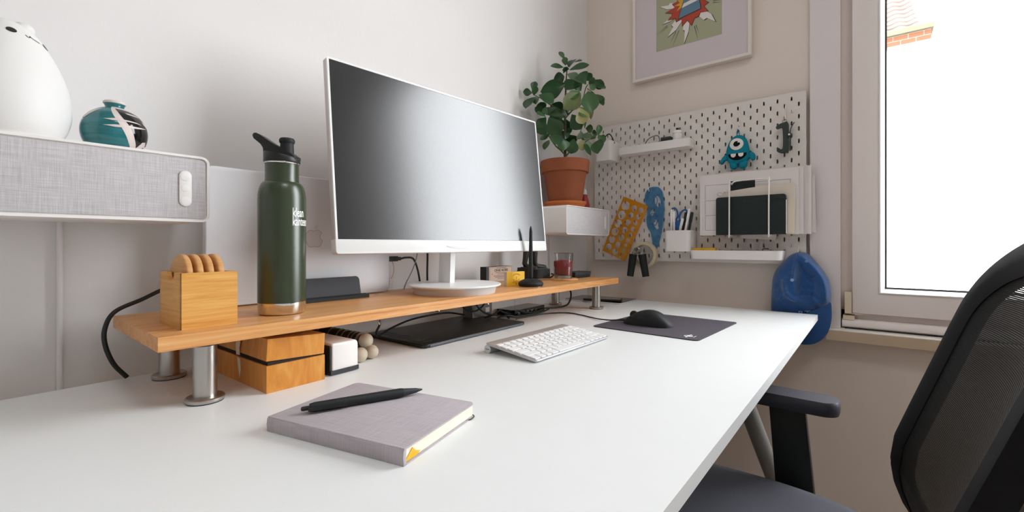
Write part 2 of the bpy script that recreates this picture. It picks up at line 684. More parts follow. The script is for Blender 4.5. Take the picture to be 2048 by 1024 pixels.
def thing(name, label, cat, loc=(0, 0, 0), rz=0.0, group=None, rx=0.0, ry=0.0):
    o = bpy.data.objects.new(name, None)
    o.empty_display_size = 0.02
    COL.objects.link(o)
    o.location = (loc[0], loc[1], loc[2] + Z0)
    o.rotation_euler = (rx, ry, rz)
    return tag(o, label, cat, group)


def struct(name, bm, mat, parent=None, smooth=False):
    o = obj(name, bm, mat, parent, smooth=smooth)
    if not parent:
        o['kind'] = 'structure'
    return o


# ---------------------------------------------------------------- room
FL, CE = -Z0, 1.92
XB, YB = -3.9, -3.5
WY0, WY1, WZ0, WZ1 = -0.903, -2.18, -0.035, 1.82      # window opening in the far wall
struct('floor', bx(XB, 0.2, YB, 0.1, FL - 0.05, FL), 'floor')
struct('ceiling', bx(XB, 0.2, YB, 0.1, CE, CE + 0.05), 'ceiling')
struct('wall_left', bx(XB, 0.2, 0, 0.1, FL, CE), 'wall_left')
b = B()
box(b, 0, 0.14, WY0, 0, FL, CE)
box(b, 0, 0.14, YB, WY1, FL, CE)
box(b, 0, 0.14, WY1, WY0, FL, WZ0 - 0.033)
box(b, 0, 0.14, WY1, WY0, WZ1, CE)
struct('wall_far', b, 'wall_far')
struct('wall_back', bx(XB - 0.1, XB, YB, 0.1, FL, CE), 'room')
struct('wall_right', bx(XB, 0.2, YB - 0.1, YB, FL, CE), 'room')
struct('baseboard_left', bx(XB, 0, -0.012, 0, FL, FL + 0.08), 'pvc')
struct('baseboard_far', bx(-0.012, 0, YB, -0.012, FL, FL + 0.08), 'pvc')
# wall panel between the pegboard and the window
struct('trim_1', bevel(bx(-0.02, 0.0, -0.903, -0.824, WZ0 + 0.0005, CE), 0.0012), 'panelpaint')

# window beside the desk
fr = B()
box(fr, 0.035, 0.10, -0.935, WY0, WZ0, WZ1)           # jamb seen as the recess beside the sash
box(fr, 0.035, 0.10, WY1, WY1 + 0.035, WZ0, WZ1)
box(fr, 0.035, 0.10, WY1, WY0, WZ0, 0.02)
box(fr, 0.035, 0.10, WY1, WY0, WZ1 - 0.04, WZ1)
win = struct('window_1', fr, 'pvc')
led = rrect(0.05, 0.026, 0.011, 5)
b = prism([(p[0] + 0.02, p[1] - 0.0185) for p in led], 0.0, 1.27, 'y')
move(b, 0, WY0 - 0.003, 0)
obj('bottom_ledge', b, 'pvc', win)
obj('ledge_seam', bx(-0.0040, 0.002, WY1 + .01, WY0 - 0.01, -0.0348, -0.0335), 'pvc_gasket', win)
SY0, SY1, SZ0, SZ1 = -0.931, -2.15, 0.014, 1.79


def ring(y0, y1, z0, z1, w):
    return [[(-y0, z0), (-y1, z0), (-y1, z1), (-y0, z1)], [(-y0 + w, z0 + w), (-y0 + w, z1 - w), (-y1 - w, z1 - w), (-y1 - w, z0 + w)]]


sash = obj('sash', bevel(plate(ring(SY0, SY1, SZ0, SZ1, 0.063), -0.045, 0.0, 'w'), 0.003, 2), 'pvc', win)
bead = B()
bl_ = []
for off, xx in ((0.0, -0.0005), (0.0025, -0.0045), (0.0045, -0.0045), (0.0145, 0.0120), (0.0145, 0.0300), (0.0, 0.0300)):
    y0_, y1_, z0_, z1_ = SY0 - 0.0632 - off, SY1 + 0.0632 + off, SZ0 + 0.0632 + off, SZ1 - 0.0632 - off
    bl_.append([bead.verts.new((xx, yy, zz)) for yy, zz in ((y0_, z0_), (y1_, z0_), (y1_, z1_), (y0_, z1_))])
for l0, l1 in zip(bl_, bl_[1:] + bl_[:1]):
    for i in range(4):
        bead.faces.new((l0[i], l0[(i + 1) % 4], l1[(i + 1) % 4], l1[i]))
bmesh.ops.recalc_face_normals(bead, faces=bead.faces[:])
obj('glazing_bead', bead, 'white_gloss', sash, smooth=False)
obj('gasket', plate(ring(SY0 - 0.0775, SY1 + 0.0775, SZ0 + 0.0775, SZ1 - 0.0775, 0.0055), -0.0299, -0.022, 'w'), 'pvc_gasket', sash)
obj('pane', bx(0.030, 0.034, SY1 + 0.07, SY0 - 0.07, SZ0 + 0.07, SZ1 - 0.07), 'pane', sash, smooth=False)
obj('hinge_cover', bevel(bx(-0.006, 0.03, -0.930, -0.913, 0.012, 0.078), 0.003), 'cream', win)
obj('hinge_cover', bevel(bx(-0.004, 0.03, -0.937, -0.9085, -0.007, 0.006), 0.002), 'cream', win)
obj('hinge_strip', bevel(bx(-0.004, 0.0, -0.957, -0.931, 0.0105, 0.0135), 0.0008), 'cream', win)
sl = struct('trim_2', bevel(bx(-0.05, 0.035, WY1 - 0.05, -0.868, -0.0675, WZ0), 0.0015), 'sill')
obj('sill_front', bx(-0.0512, -0.05, WY1 - 0.05, -0.868, -0.0675, -0.0375), 'sill_edge', sl, smooth=False)

# ---------------------------------------------------------------- outside, across the street
bld = thing('neighbouring_building', 'pale building outside the window with brick cornice and tiled roof', 'building', (8.0, -1.73, 0))
obj('wall', bx(0.06, 3.2, 0.03, 4.2, -5.5, 3.50), 'render_white', bld, smooth=False)
bk = B()
for r in range(2):
    for i in range(22):
        y = 0.02 + i * 0.19 - (0.095 if r else 0)
        box(bk, 0, 0.1, max(y, 0.02), y + 0.178, 3.535 + r * 0.078, 3.535 + r * 0.078 + 0.066)
mo = obj('brick_cornice', bk, 'brick', bld, smooth=False)
obj('mortar_bed', bx(0.008, 3.2, 0.025, 4.2, 3.50, 3.69), 'mortar', bld, smooth=False)
obj('eaves', bevel(bx(-0.07, 3.3, -0.005, 4.2, 3.69, 3.765), 0.01), 'moss', bld)
rf = B()
NX, NZ = 110, 240
grid = []
SL = 1.9
for j in range(NZ + 1):
    t = j / NZ * SL
    row = []
    saw = 1 - ((t / 0.083) % 1.0)
    for i in range(NX + 1):
        y = 0.155 + i / NX * 3.2
        off = 0.022 * math.cos(2 * PI * (y - 0.155) / 0.235) + 0.028 * saw
        row.append(rf.verts.new((0.02 + t * 0.28 - off, y + t * 0.22 * (1 - i / NX), 3.765 + t * 0.96 + off * 0.3)))
    grid.append(row)
for j in range(NZ):
    for i in range(NX):
        rf.faces.new((grid[j][i], grid[j][i + 1], grid[j + 1][i + 1], grid[j + 1][i]))
obj('roof_tiles', rf, 'tile', bld, smooth=False)
obj('roof_body', prism([(0.2, 0.0), (3.2, 0.0), (3.2, 1.84), (0.62, 1.84)], 0, -3.0, 'y'), 'mortar', bld, loc=(0, 0.6, 3.765), smooth=False)
struct('ground_outside', bx(0.3, 30, -20, 20, -5.6, -5.5), 'asphalt')['kind'] = 'structure'

# ---------------------------------------------------------------- desk
DX0, DX1, DY = -2.25, -0.0022, -0.8435
# Everything that stands on the desk is scaled down about the camera position along with the desk, which then stands
# 5 cm off the left wall and 9 cm off the far wall. The loop at the end of the script does the scaling.
KD_ = 0.949
DT = Vector((-0.0882, -0.0500, 0.0115))  # offset that leaves the camera position unmoved by the scaling
FLD = (FL - DT.z) / KD_
desk = thing('desk', 'white topped desk with grey metal legs against the wall', 'desk', ((DX0 + DX1) / 2, -0.42, FLD))
dl = Vector(desk.location) - Vector((0, 0, Z0))


def D(bm):
    return move(bm, *(-dl))


obj('tabletop', D(bevel(bx(DX0, DX1, DY, -0.001, -0.0178, 0), 0.0012)), 'desk', desk)
for (tx, ty, bx_, by) in ((-0.45, -0.66, -0.36, -0.92), (-0.45, -0.14, -0.36, -0.06), (-2.0, -0.66, -2.1, -0.86), (-2.0, -0.14, -2.1, -0.06)):
    obj('leg', D(tube([(tx, ty, -0.0178), (bx_, by, FLD)], 0.022, 20, 0, r2=0.019)), 'leg_grey', desk)
obj('crossbar', D(tube([(-0.45, -0.66, -0.035), (-0.45, -0.14, -0.035)], 0.014, 16, 0)), 'leg_grey', desk)
obj('crossbar', D(tube([(-2.0, -0.66, -0.035), (-2.0, -0.14, -0.035)], 0.014, 16, 0)), 'leg_grey', desk)

# shelf on the desk (monitor riser)
ST, SB = 0.1076, 0.0886
riser = thing('desk_shelf', 'long pine shelf on short steel legs along the back of the desk', 'shelf', (-0.92, -0.14, 0))
obj('board', move(bevel(bx(-1.5777, -0.2688, -0.2794, -0.003, SB, ST), 0.0015), 0.92, 0.14, 0), 'shelfwood', riser)
for (x, y) in ((-1.513, -0.232), (-1.513, -0.052), (-0.330, -0.224), (-0.330, -0.052)):
    lg = obj('leg', lathe([(0, 0.006), (0.0148, 0.006), (0.0148, SB - 0.007), (0, SB - 0.007)], 32), 'steel', riser, loc=(x + 0.92, y + 0.14, 0))
    obj('foot', lathe([(0, 0.0016), (0.024, 0.0016), (0.0245, 0.0028), (0.0245, 0.0062), (0.0225, 0.0078), (0, 0.0078)], 40), 'steel', lg)
    obj('foot_pad', lathe([(0, 0), (0.0235, 0), (0.0235, 0.0017), (0, 0.0017)], 40), 'black', lg)
    obj('collar', lathe([(0, SB - 0.0075), (0.0168, SB - 0.0075), (0.0168, SB - 0.0002), (0, SB - 0.0002)], 32), 'black', lg)

# ---------------------------------------------------------------- wall speakers


def speaker(x0, label, cloth, loc_cable):
    t = thing('wall_speaker', label, 'speaker', (x0 + 0.155, -0.182, 0.26), group='white shelf speakers on the left wall')
    L = 0.31
    out = rrect(L, 0.1, 0.0105, 6, 0, 0.05)
    inn = rrect(L - 0.007, 0.093, 0.0075, 6, 0, 0.05)
    obj('housing', bevel(prism(out, 0.0, -0.150, 'y'), 0.0015, 2, 1.0), 'white_plastic', t, smooth=True)
    rim = plate([out, inn[::-1]], -0.001, 0.0035, 'y')
    obj('rim', rim, 'white_plastic', t)
    obj('grille', bevel(prism(rrect(L - 0.010, 0.090, 0.0065, 6, 0, 0.05), -0.001, 0.0022, 'y'), 0.0012, 2, 1.0), cloth, t)
    pl = obj('control_panel', bevel(prism(rrect(0.0155, 0.053, 0.0077, 8, 0.124, 0.0495), 0.0022, 0.0042, 'y'), 0.0008, 2, 1.0), 'white_plastic', t)
    for dz, s in ((0.0175, 'play'), (0.0, 'm'), (-0.0185, 'p')):
        obj('button', bevel(cyl(0.0062 if dz else 0.0052, (0.124, 0, 0.0495 + dz), 0.0005, 'y', 24), 0.0001), 'white_gloss', pl, loc=(0, -0.0042, 0))
    # wall bracket between housing and wall
    obj('wall_bracket', bx(-0.10, 0.10, 0.150, 0.182 - 0.0005, 0.02, 0.08), 'white_plastic', t)
    return t


speaker(-1.8035, 'large near speaker with grey cloth front under the white bear figure', 'linen', None)
speaker(-0.4645, 'white speaker beneath the potted plant beside the pegboard', 'linen_white', None)
tag(obj('speaker_cable', tube([(-1.640, -0.006, 0.262), (-1.640, -0.006, 0.15), (-1.6405, -0.006, -0.25)], 0.0038, 12), 'wall_left'), 'white cable running down the wall below the grey cloth speaker', 'cable')
tag(obj('speaker_cable', tube([(-0.30, -0.007, 0.262), (-0.30, -0.007, 0.20), (-0.298, -0.006, 0.13)], 0.0026, 10), 'white_plastic'), 'thin white cable hanging below the speaker under the plant', 'cable')

# ---------------------------------------------------------------- bear figure on the speaker
bear = thing('bear_figure', 'white egg shaped bear figure standing on the near speaker', 'figurine', (-1.70, -0.11, 0.36))
bprof = [(0, 0), (0.044, 0.0), (0.051, 0.006), (0.058, 0.018), (0.0622, 0.036), (0.0622, 0.056), (0.0585, 0.078), (0.0520, 0.099), (0.0435, 0.118), (0.038, 0.129), (0.0305, 0.140), (0.0210, 0.1495), (0.010, 0.155), (0, 0.1565)]


def dens(prof, k=6):
    pts = spline([(r, 0, z) for r, z in prof], k)
    return [(max(p.x, 0), p.z) for p in pts]


bd = dens(bprof, 5)
bd[0] = (0, 0)
bd[-1] = (0, 0.1565)
bd = [p for i, p in enumerate(bd) if i in (0, len(bd) - 1) or p[0] > 0.0005]
obj('body', lathe(bd, 64), 'silicone', bear)


def rad_at(prof, z):
    best = None
    for (r0, z0), (r1, z1) in zip(prof, prof[1:]):
        if min(z0, z1) <= z <= max(z0, z1) and abs(z1 - z0) > 1e-9:
            best = r0 + (r1 - r0) * (z - z0) / (z1 - z0)
    return best if best is not None else 0.001


def wrap(bm, prof, th0, z0, off=0.0003, sub=2, rref=None, subl=0.004):
    """lay a flat (x, y) drawing on a surface of revolution around angle th0, height z0"""
    bmesh.ops.triangulate(bm, faces=bm.faces[:])
    for _ in range(sub):
        es = [e for e in bm.edges if e.calc_length() > subl]
        if not es:
            break
        bmesh.ops.subdivide_edges(bm, edges=es, cuts=1)
        bmesh.ops.triangulate(bm, faces=[f for f in bm.faces if len(f.verts) > 3])
    for v in bm.verts:
        z = z0 + v.co.y
        r = rad_at(prof, z)
        th = th0 + v.co.x / (rref or r)
        rr = r + off + v.co.z
        v.co = (rr * math.cos(th), rr * math.sin(th), z)
    return bm


def ell(a, b, n=28, cx=0, cy=0, rt=0):
    return [(cx + a * math.cos(2 * PI * i / n) * math.cos(rt) - b * math.sin(2 * PI * i / n) * math.sin(rt),
             cy + a * math.cos(2 * PI * i / n) * math.sin(rt) + b * math.sin(2 * PI * i / n) * math.cos(rt)) for i in range(n)]


for th, ez in ((-1.43, 0.1355), (-0.36, 0.129)):
    obj('eye', wrap(prism(ell(0.0042, 0.0036), 0, 0.0003), bd, th, ez, 0.0002, rref=0.030), 'black', bear)
mt = tube([(-0.0045, 0.001, 0), (-0.003, -0.0012, 0), (-0.0012, -0.0008, 0), (0, 0.0012, 0)], 0.0005, 6)
join(mt, tube([(0, 0.0012, 0), (0.0015, -0.0010, 0), (0.0045, -0.0022, 0), (0.008, -0.0035, 0)], 0.0005, 6))
obj('mouth', wrap(mt, bd, -0.93, 0.133, 0.0002, rref=0.032, sub=0), 'black', bear)
for th in (0.02, -2.9):
    obj('ear', ball(0.0110, (0.0165 * math.cos(th), 0.0165 * math.sin(th), 0.1500), (1, 1, 0.8), 20), 'silicone', bear)

# ---------------------------------------------------------------- vase
vase = thing('vase', 'small round teal and black glazed vase on the near speaker', 'vase', (-1.5925, -0.11, 0.36))
vase.scale = (0.95, 0.95, 0.95)
vprof = [(0, 0), (0.020, 0.0), (0.027, 0.003), (0.0355, 0.014), (0.0395, 0.028), (0.0385, 0.043), (0.031, 0.058), (0.020, 0.067), (0.0125, 0.0705), (0.0115, 0.073), (0.013, 0.0775)]
vd = dens(vprof, 5)
vd[0] = (0, 0)
obj('body', lathe(vd + [(0.0125, 0.079), (0.0105, 0.079), (0.0095, 0.072), (0.0095, 0.06)], 64), 'teal_glaze', vase)
obj('rim', lathe([(0.0131, 0.0768), (0.0138, 0.0775), (0.0138, 0.0795), (0.0125, 0.0812), (0.0103, 0.0802), (0.0100, 0.0770)], 48), 'raw_clay', vase)
# seen from the room the black patch sits on the right-hand front; theta grows to the right (towards +x)
VT = -1.02


def vpatch(name, pts, mat, off, par=vase):
    obj(name, wrap(prism(pts, 0, 0.0001), vd, VT, 0.0, off, 6, rref=0.0385, subl=0.0022), mat, par)


vpatch('clay_stripe', [(-0.036, 0.0705), (-0.012, 0.0705), (0.03, 0.066), (0.052, 0.045), (0.055, 0.008), (-0.002, 0.004), (-0.010, 0.015), (-0.020, 0.036), (-0.030, 0.056)], 'raw_clay', 0.0003)
vpatch('black_patch', [(-0.026, 0.066), (0.0, 0.0655), (0.026, 0.062), (0.046, 0.045), (0.050, 0.014), (0.032, 0.018), (0.026, 0.014), (0.020, 0.021), (0.012, 0.019), (0.005, 0.0085), (-0.002, 0.020), (-0.008, 0.036), (-0.018, 0.052)], 'black_glaze', 0.0006)
vpatch('teal_patch', [(0.012, 0.006), (0.022, 0.013), (0.028, 0.006)], 'teal_glaze', 0.0007)
for i, pts in enumerate(([(-0.040, 0.046), (-0.026, 0.0485), (0.0, 0.0475), (0.010, 0.0455), (-0.01, 0.0458), (-0.03, 0.0445)],
                         [(-0.040, 0.036), (-0.025, 0.0385), (0.004, 0.0405), (0.020, 0.0415), (0.0, 0.0375), (-0.026, 0.0345)],
                         [(-0.012, 0.060), (0.006, 0.0595), (0.016, 0.0575), (0.004, 0.0575), (-0.008, 0.0582)],
                         [(0.014, 0.052), (0.022, 0.0500), (0.030, 0.0410), (0.024, 0.0440), (0.016, 0.0485)],
                         [(0.036, 0.044), (0.040, 0.0430), (0.048, 0.0300), (0.042, 0.0350)])):
    vpatch('brush_stroke', pts, 'raw_clay', 0.0008)
vpatch('clay_spot', [(-0.085, 0.050), (-0.062, 0.062), (-0.050, 0.064), (-0.060, 0.056), (-0.070, 0.048)], 'raw_clay', 0.0003)

# ---------------------------------------------------------------- laptop in its stand
lap = thing('laptop', 'closed silver laptop standing upright against the wall behind the bottle', 'laptop', (-1.26, -0.034, ST + 0.0015), rx=-0.0)
LW, LH = 0.395, 0.262
obj('lid', bevel(prism(rrect(LW, LH, 0.014, 8, 0, LH / 2), 0.0, 0.0075, 'y'), 0.0022, 3, 1.0), 'alu', lap)
obj('base', bevel(prism(rrect(LW, LH, 0.014, 8, 0, LH / 2), -0.0098, -0.0006, 'y'), 0.0022, 3, 1.0), 'alu', lap)
# apple outline
ap = spline([(0.0, 0.0165, 0), (0.007, 0.0195, 0), (0.0135, 0.0165, 0), (0.0165, 0.013, 0), (0.0132, 0.006, 0), (0.0140, 0.000, 0), (0.0185, -0.0045, 0), (0.0145, -0.0135, 0), (0.0085, -0.0185, 0), (0.0, -0.0165, 0), (-0.0085, -0.0185, 0), (-0.0155, -0.012, 0), (-0.0185, 0.000, 0), (-0.0165, 0.0125, 0), (-0.0095, 0.0185, 0), (0.0, 0.0165, 0)], 5)
ap = [(p.x, p.y) for p in ap[:-1]]
lg = prism(ap, 0.0, 0.0004, 'y')
leafp = [(0.000, 0.021), (0.001, 0.0265), (0.005, 0.030), (0.0085, 0.031), (0.008, 0.0255), (0.004, 0.0215)]
lgo = obj('logo', move(lg, 0.0045, -0.0075, 0.1295), 'logo_alu', lap)
obj('logo_leaf', move(prism(leafp, 0.0, 0.0004, 'y'), 0.0045, -0.0075, 0.1295), 'logo_alu', lgo)
obj('logo_outline', move(tube([(a, -0.0004, b_) for a, b_ in ap], 0.00032, 6, 0, True), 0.0045, -0.0075, 0.1295), 'grey_ink', lgo)

std = thing('laptop_stand', 'low charcoal rest on the pine shelf in front of the silver laptop', 'stand', (-1.232, -0.09, ST))
b = prism(rrect(0.135, 0.044, (0, 0.009, 0.009, 0), 6, 0, 0.022), 0.0, 0.004, 'y')
rot(b, -0.22, 'X')
obj('back_plate', move(b, 0.0, 0.016, 0.003), 'graphite', std)
obj('base', bevel(bx(-0.073, 0.073, -0.012, 0.030, 0, 0.0045), 0.001), 'black_soft', std)
obj('lip', bevel(bx(-0.073, 0.073, -0.012, -0.006, 0.0045, 0.0075), 0.001), 'black_soft', std)
obj('lip', bevel(bx(-0.073, 0.073, 0.0, 0.004, 0.0045, 0.0085), 0.001), 'black_soft', std)

# plugs on the laptop's right end
pw = thing('power_plug', 'small white plug in the end of the upright laptop', 'plug', (-1.0605, -0.034, ST + 0.026))
obj('plug_body', bevel(bx(0, 0.012, -0.005, 0.005, -0.008, 0.006), 0.0015), 'white_plastic', pw)
obj('cord', tube([(0.008, 0, 0.005), (0.016, 0, 0.020), (0.016, 0, 0.040), (0.010, 0.004, 0.058)], 0.0018, 8), 'white_plastic', pw)
dp = thing('display_cable', 'thick black plug and cable leaving the upright laptop', 'cable', (-1.0605, -0.034, 0.190))
obj('plug_body', bevel(bx(0, 0.026, -0.0045, 0.0045, -0.0068, 0.0062), 0.0015), 'black', dp)
obj('strain_relief', bevel(bx(0.026, 0.036, -0.0035, 0.0035, -0.0048, 0.0042), 0.001), 'black', dp)
obj('cord', tube([(0.034, 0, -0.001), (0.055, 0, 0.002), (0.078, 0, -0.002), (0.092, 0, -0.030), (0.101, 0.0, -0.070), (0.102, 0.004, -0.0815)], 0.0027, 10), 'black_cable', dp)
tag(obj('monitor_cable', tube([(-0.944, -0.044, 0.265), (-0.944, -0.046, 0.20), (-0.940, -0.040, 0.15), (-0.934, -0.034, 0.1105)], 0.0028, 10), 'black_cable'), 'black cable dropping straight down behind the monitor base', 'cable')
tag(obj('thin_cable', tube([(-0.972, -0.045, 0.26), (-0.981, -0.048, 0.20), (-0.996, -0.048, 0.160), (-1.014, -0.045, 0.128), (-1.018, -0.040, 0.110)], 0.0013, 8), 'grey_ink'), 'thin grey cord slanting down beside the monitor foot', 'cable')

# ---------------------------------------------------------------- coaster box
cb = thing('coaster_holder', 'square bamboo box holding four coasters at the near end of the shelf', 'box', (-1.5109, -0.1968, ST), rz=0.04)
HW, HD, HH, T = 0.0350, 0.0455, 0.0785, 0.0060
side = [(-HD, 0), (HD, 0), (HD, HH)]
for i in range(17):
    a = PI * i / 16
    side.append((0.016 * math.cos(a) + 0.0, HH - 0.0155 * math.sin(a) * 0.75))
side.append((-HD, HH))


def sidepanel(x0, x1):
    bm = B()
    pts = side
    lo = [bm.verts.new((x0, p[0], p[1])) for p in pts]
    hi = [bm.verts.new((x1, p[0], p[1])) for p in pts]
    bm.faces.new(lo)
    bm.faces.new(hi)
    for i in range(len(pts)):
        j = (i + 1) % len(pts)
        bm.faces.new((lo[i], lo[j], hi[j], hi[i]))
    bmesh.ops.recalc_face_normals(bm, faces=bm.faces[:])
    return bm


obj('side_panel', sidepanel(-HW, -HW + T), 'bamboo', cb, smooth=False)
obj('side_panel', sidepanel(HW - T, HW), 'bamboo', cb, smooth=False)
obj('front_panel', bevel(bx(-HW, HW, -HD - 0.0005, -HD + T, 0, HH), 0.0012), 'bamboo', cb)
obj('back_panel', bevel(bx(-HW, HW, HD - T, HD + 0.0005, 0, HH), 0.0012), 'bamboo', cb)
obj('bottom_panel', bx(-HW + T, HW - T, -HD + T, HD - T, 0, 0.026), 'bamboo', cb, smooth=False)
cst = bevel(cyl(0.0390, (0, 0, 0), 0.0085, 'x', 56), 0.0025, 3, 1.0)
cm = bpy.data.meshes.new('coaster')
cst.to_mesh(cm)
cst.free()
cm.materials.append(M['coaster'])
for p in cm.polygons:
    p.use_smooth = True
cm.set_sharp_from_angle(angle=0.9)
labs = ['bamboo coaster at the near end of the row in the box', 'second bamboo coaster from the near end in the box', 'third bamboo coaster from the near end in the box', 'bamboo coaster nearest the bottle in the box']
for i in range(4):
    c_ = bpy.data.objects.new('coaster', cm)
    COL.objects.link(c_)
    lx = -0.0270 + i * 0.0132
    wx = -1.5109 + lx * math.cos(0.04)
    wy = -0.1968 + lx * math.sin(0.04)
    c_.location = (wx, wy, Z0 + ST + 0.026 + 0.0394)
    c_.rotation_euler = (0, 0.05, 0.04)
    tag(c_, labs[i], 'coaster', 'coasters in the bamboo box')
# ---------------------------------------------------------------- bottle
bt = thing('water_bottle', 'tall olive green steel bottle with a black loop cap', 'bottle', (-1.387, -0.190, ST))
R = 0.0375
bp = [(R, 0.0205), (R, 0.195)]
for i in range(1, 9):
    a = PI / 2 * i / 8
    bp.append((R - 0.0105 * (1 - math.cos(a)), 0.195 + 0.030 * math.sin(a)))
bp += [(0.0268, 0.2275), (0.0264, 0.231), (0.0264, 0.2545), (0.0268, 0.256), (0, 0.256)]
obj('body', lathe([(0, 0.0205)] + bp, 72), 'green', bt)
obj('steel_base', lathe([(0, 0), (0.030, 0), (0.0345, 0.0012), (R - 0.0005, 0.005), (R - 0.0002, 0.0205), (0, 0.0205)], 72), 'steel_bright', bt)
obj('neck_ring', lathe([(0, 0.256), (0.0272, 0.256), (0.0280, 0.2575), (0.0272, 0.2592), (0, 0.2592)], 64), 'steel_bright', bt)
# loop and ramp of the cap: runs from the camera side (left) up
CA = math.atan2(-0.775, 0.632)       # towards the right as seen from the room
dx, dy = math.cos(CA), math.sin(CA)
cp = lathe([(0, 0.2592), (0.0282, 0.2592), (0.0287, 0.2602), (0.0287, 0.2700), (0.0278, 0.2720), (0, 0.2720)], 64)
for v in cp.verts:
    if v.co.z > 0.265:
        v.co.z += 0.0005 - 0.20 * (v.co.x * dx + v.co.y * dy)
cap = obj('cap', cp, 'black', bt)
wed = [(0.0275, 0.264), (0.0272, 0.269), (0.020, 0.2745), (-0.013, 0.2925), (-0.032, 0.3055), (-0.039, 0.3092), (-0.0435, 0.3088), (-0.0455, 0.3050), (-0.0435, 0.2995), (-0.0315, 0.2895), (-0.0275, 0.2830), (-0.0268, 0.270)]
wb = plate([wed], -0.0115, 0.0115, 'y')
bevel(wb, 0.0022, 3, 0.9)
xf(wb, Matrix.Rotation(CA, 4, 'Z'))
obj('carry_loop', wb, 'black', cap)
sp = lathe([(0, 0.266), (0.0112, 0.266), (0.0105, 0.292), (0.0118, 0.2935), (0.0124, 0.296), (0.0124, 0.2985), (0.0108, 0.301), (0, 0.3015)], 40)
move(sp, 0.0085 * dx, 0.0085 * dy, 0)
obj('spout', sp, 'black_soft', cap)
TH = math.atan2(-0.9808 + 0.190, -1.7288 + 1.387)    # direction from bottle to the photographer
t1 = text('klean', 0.0215, 0.0002, 'LEFT', 0.0002, 0.52)
obj('lettering', wrap(t1, bp, TH + 0.42, 0.1655, 0.0001, 3), 'white_ink', bt)
t2 = text('kanteen', 0.0215, 0.0002, 'LEFT', 0.0002, 0.52)
obj('lettering', wrap(t2, bp, TH + 0.42, 0.1505, 0.0001, 3), 'white_ink', bt)

# ---------------------------------------------------------------- monitor
mon = thing('monitor', 'wide white framed monitor with a dark blank screen on a round foot', 'monitor', (-0.965, -0.175, ST))
MB = Matrix.Translation(Vector((-0.9580, -0.2017, 0.2078)) - Vector((-0.965, -0.175, ST))) @ Matrix.Rotation(-0.0652, 4, 'Z') @ Matrix.Rotation(-0.1094, 4, 'X')
MW, MH, CH = 0.650, 0.3967, 0.0290
ang_t = 0.1094


def mo_(name, bm, mat, par=mon, **k):
    return obj(name, xf(bm, MB), mat, par, **k)


mo_('chin', bevel(prism(rrect(MW, CH, (0.006, 0.0, 0.0, 0.006), 4, 0, CH / 2), -0.020, 0.0, 'y'), 0.0012, 2, 0.9), 'mon_white')
mo_('bezel', plate([rrect(MW - 0.002, MH - CH, (0, 0.004, 0.004, 0), 4, 0, CH + (MH - CH) / 2), rrect(MW - 0.010, MH - CH - 0.004, 0.0, 1, 0, CH + (MH - CH) / 2 - 0.002)], -0.005, 0.0, 'y'), 'mon_white')
mo_('back_shell', bevel(prism(rrect(MW - 0.002, MH - CH, (0, 0.004, 0.004, 0), 4, 0, CH + (MH - CH) / 2), -0.018, -0.005, 'y'), 0.001, 2, 0.9), 'mon_side')
mo_('screen', prism(rrect(MW - 0.011, MH - CH - 0.0045, 0.0, 1, 0, CH + (MH - CH) / 2 - 0.002), -0.004, -0.0008, 'y'), 'screen', smooth=False)
lipc = [(-0.055, 0.016), (0.055, 0.016)] + [(0.055 * math.cos(PI * i / 20), 0.016 - 0.0085 * math.sin(PI * i / 20)) for i in range(1, 20)]
mo_('chin_ridge', bevel(prism(lipc, 0.0, 0.0016, 'y'), 0.0007, 2, 0.9), 'mon_white')
bulge = bx(-0.16, 0.16, 0.018, 0.040, 0.03, 0.22)
mo_('back_housing', bevel(bulge, 0.012, 3), 'mon_side')
obj('foot_disc', bevel(lathe([(0, 0.0165), (0.1085, 0.0165), (0.1135, 0.0180), (0.1150, 0.0200), (0.1140, 0.0218), (0.111, 0.0225), (0, 0.0225)], 96), 0.0001), 'mon_white', mon)
obj('foot_base', lathe([(0, 0), (0.100, 0), (0.1035, 0.0165), (0, 0.0165)], 96), 'mon_side', mon)
nk = B()
N0 = [(-0.003, 0.015), (0.013, 0.015), (0.013, 0.058), (-0.003, 0.058)]
N1 = [(-0.003, 0.012), (0.013, 0.012), (0.013, 0.054), (-0.003, 0.054)]
lo = [nk.verts.new((x, y, 0.0225)) for x, y in N0]
hi = [nk.verts.new((x - 0.002, y - 0.006, 0.175)) for x, y in N1]
nk.faces.new(lo[::-1]); nk.faces.new(hi)
for i in range(4):
    nk.faces.new((lo[i], lo[(i + 1) % 4], hi[(i + 1) % 4], hi[i]))
obj('neck', bevel(nk, 0.0015), 'mon_white', mon)

# ---------------------------------------------------------------- small things on the shelf behind the monitor
cr = thing('chalk_box', 'beige card box of black chalk with printed front', 'box', (-0.664, -0.063, ST + 0.0002), rz=-0.02)
obj('carton', bevel(bx(-0.062, 0.062, 0.0, 0.026, 0, 0.049), 0.0006), 'black', cr)
lb = obj('paper_label', bx(-0.0505, 0.0615, -0.0006, 0.0, 0.0008, 0.0482), 'kraft', cr, smooth=False)


def flat_text(s, size, x, z, mat, par, name='lettering', y=-0.0008, bold=0.0, sx=1.0, align='LEFT'):
    t = text(s, size, 0.0002, align, bold, sx)
    rot(t, PI / 2, 'X')
    return obj(name, move(t, x, y, z), mat, par, smooth=False)


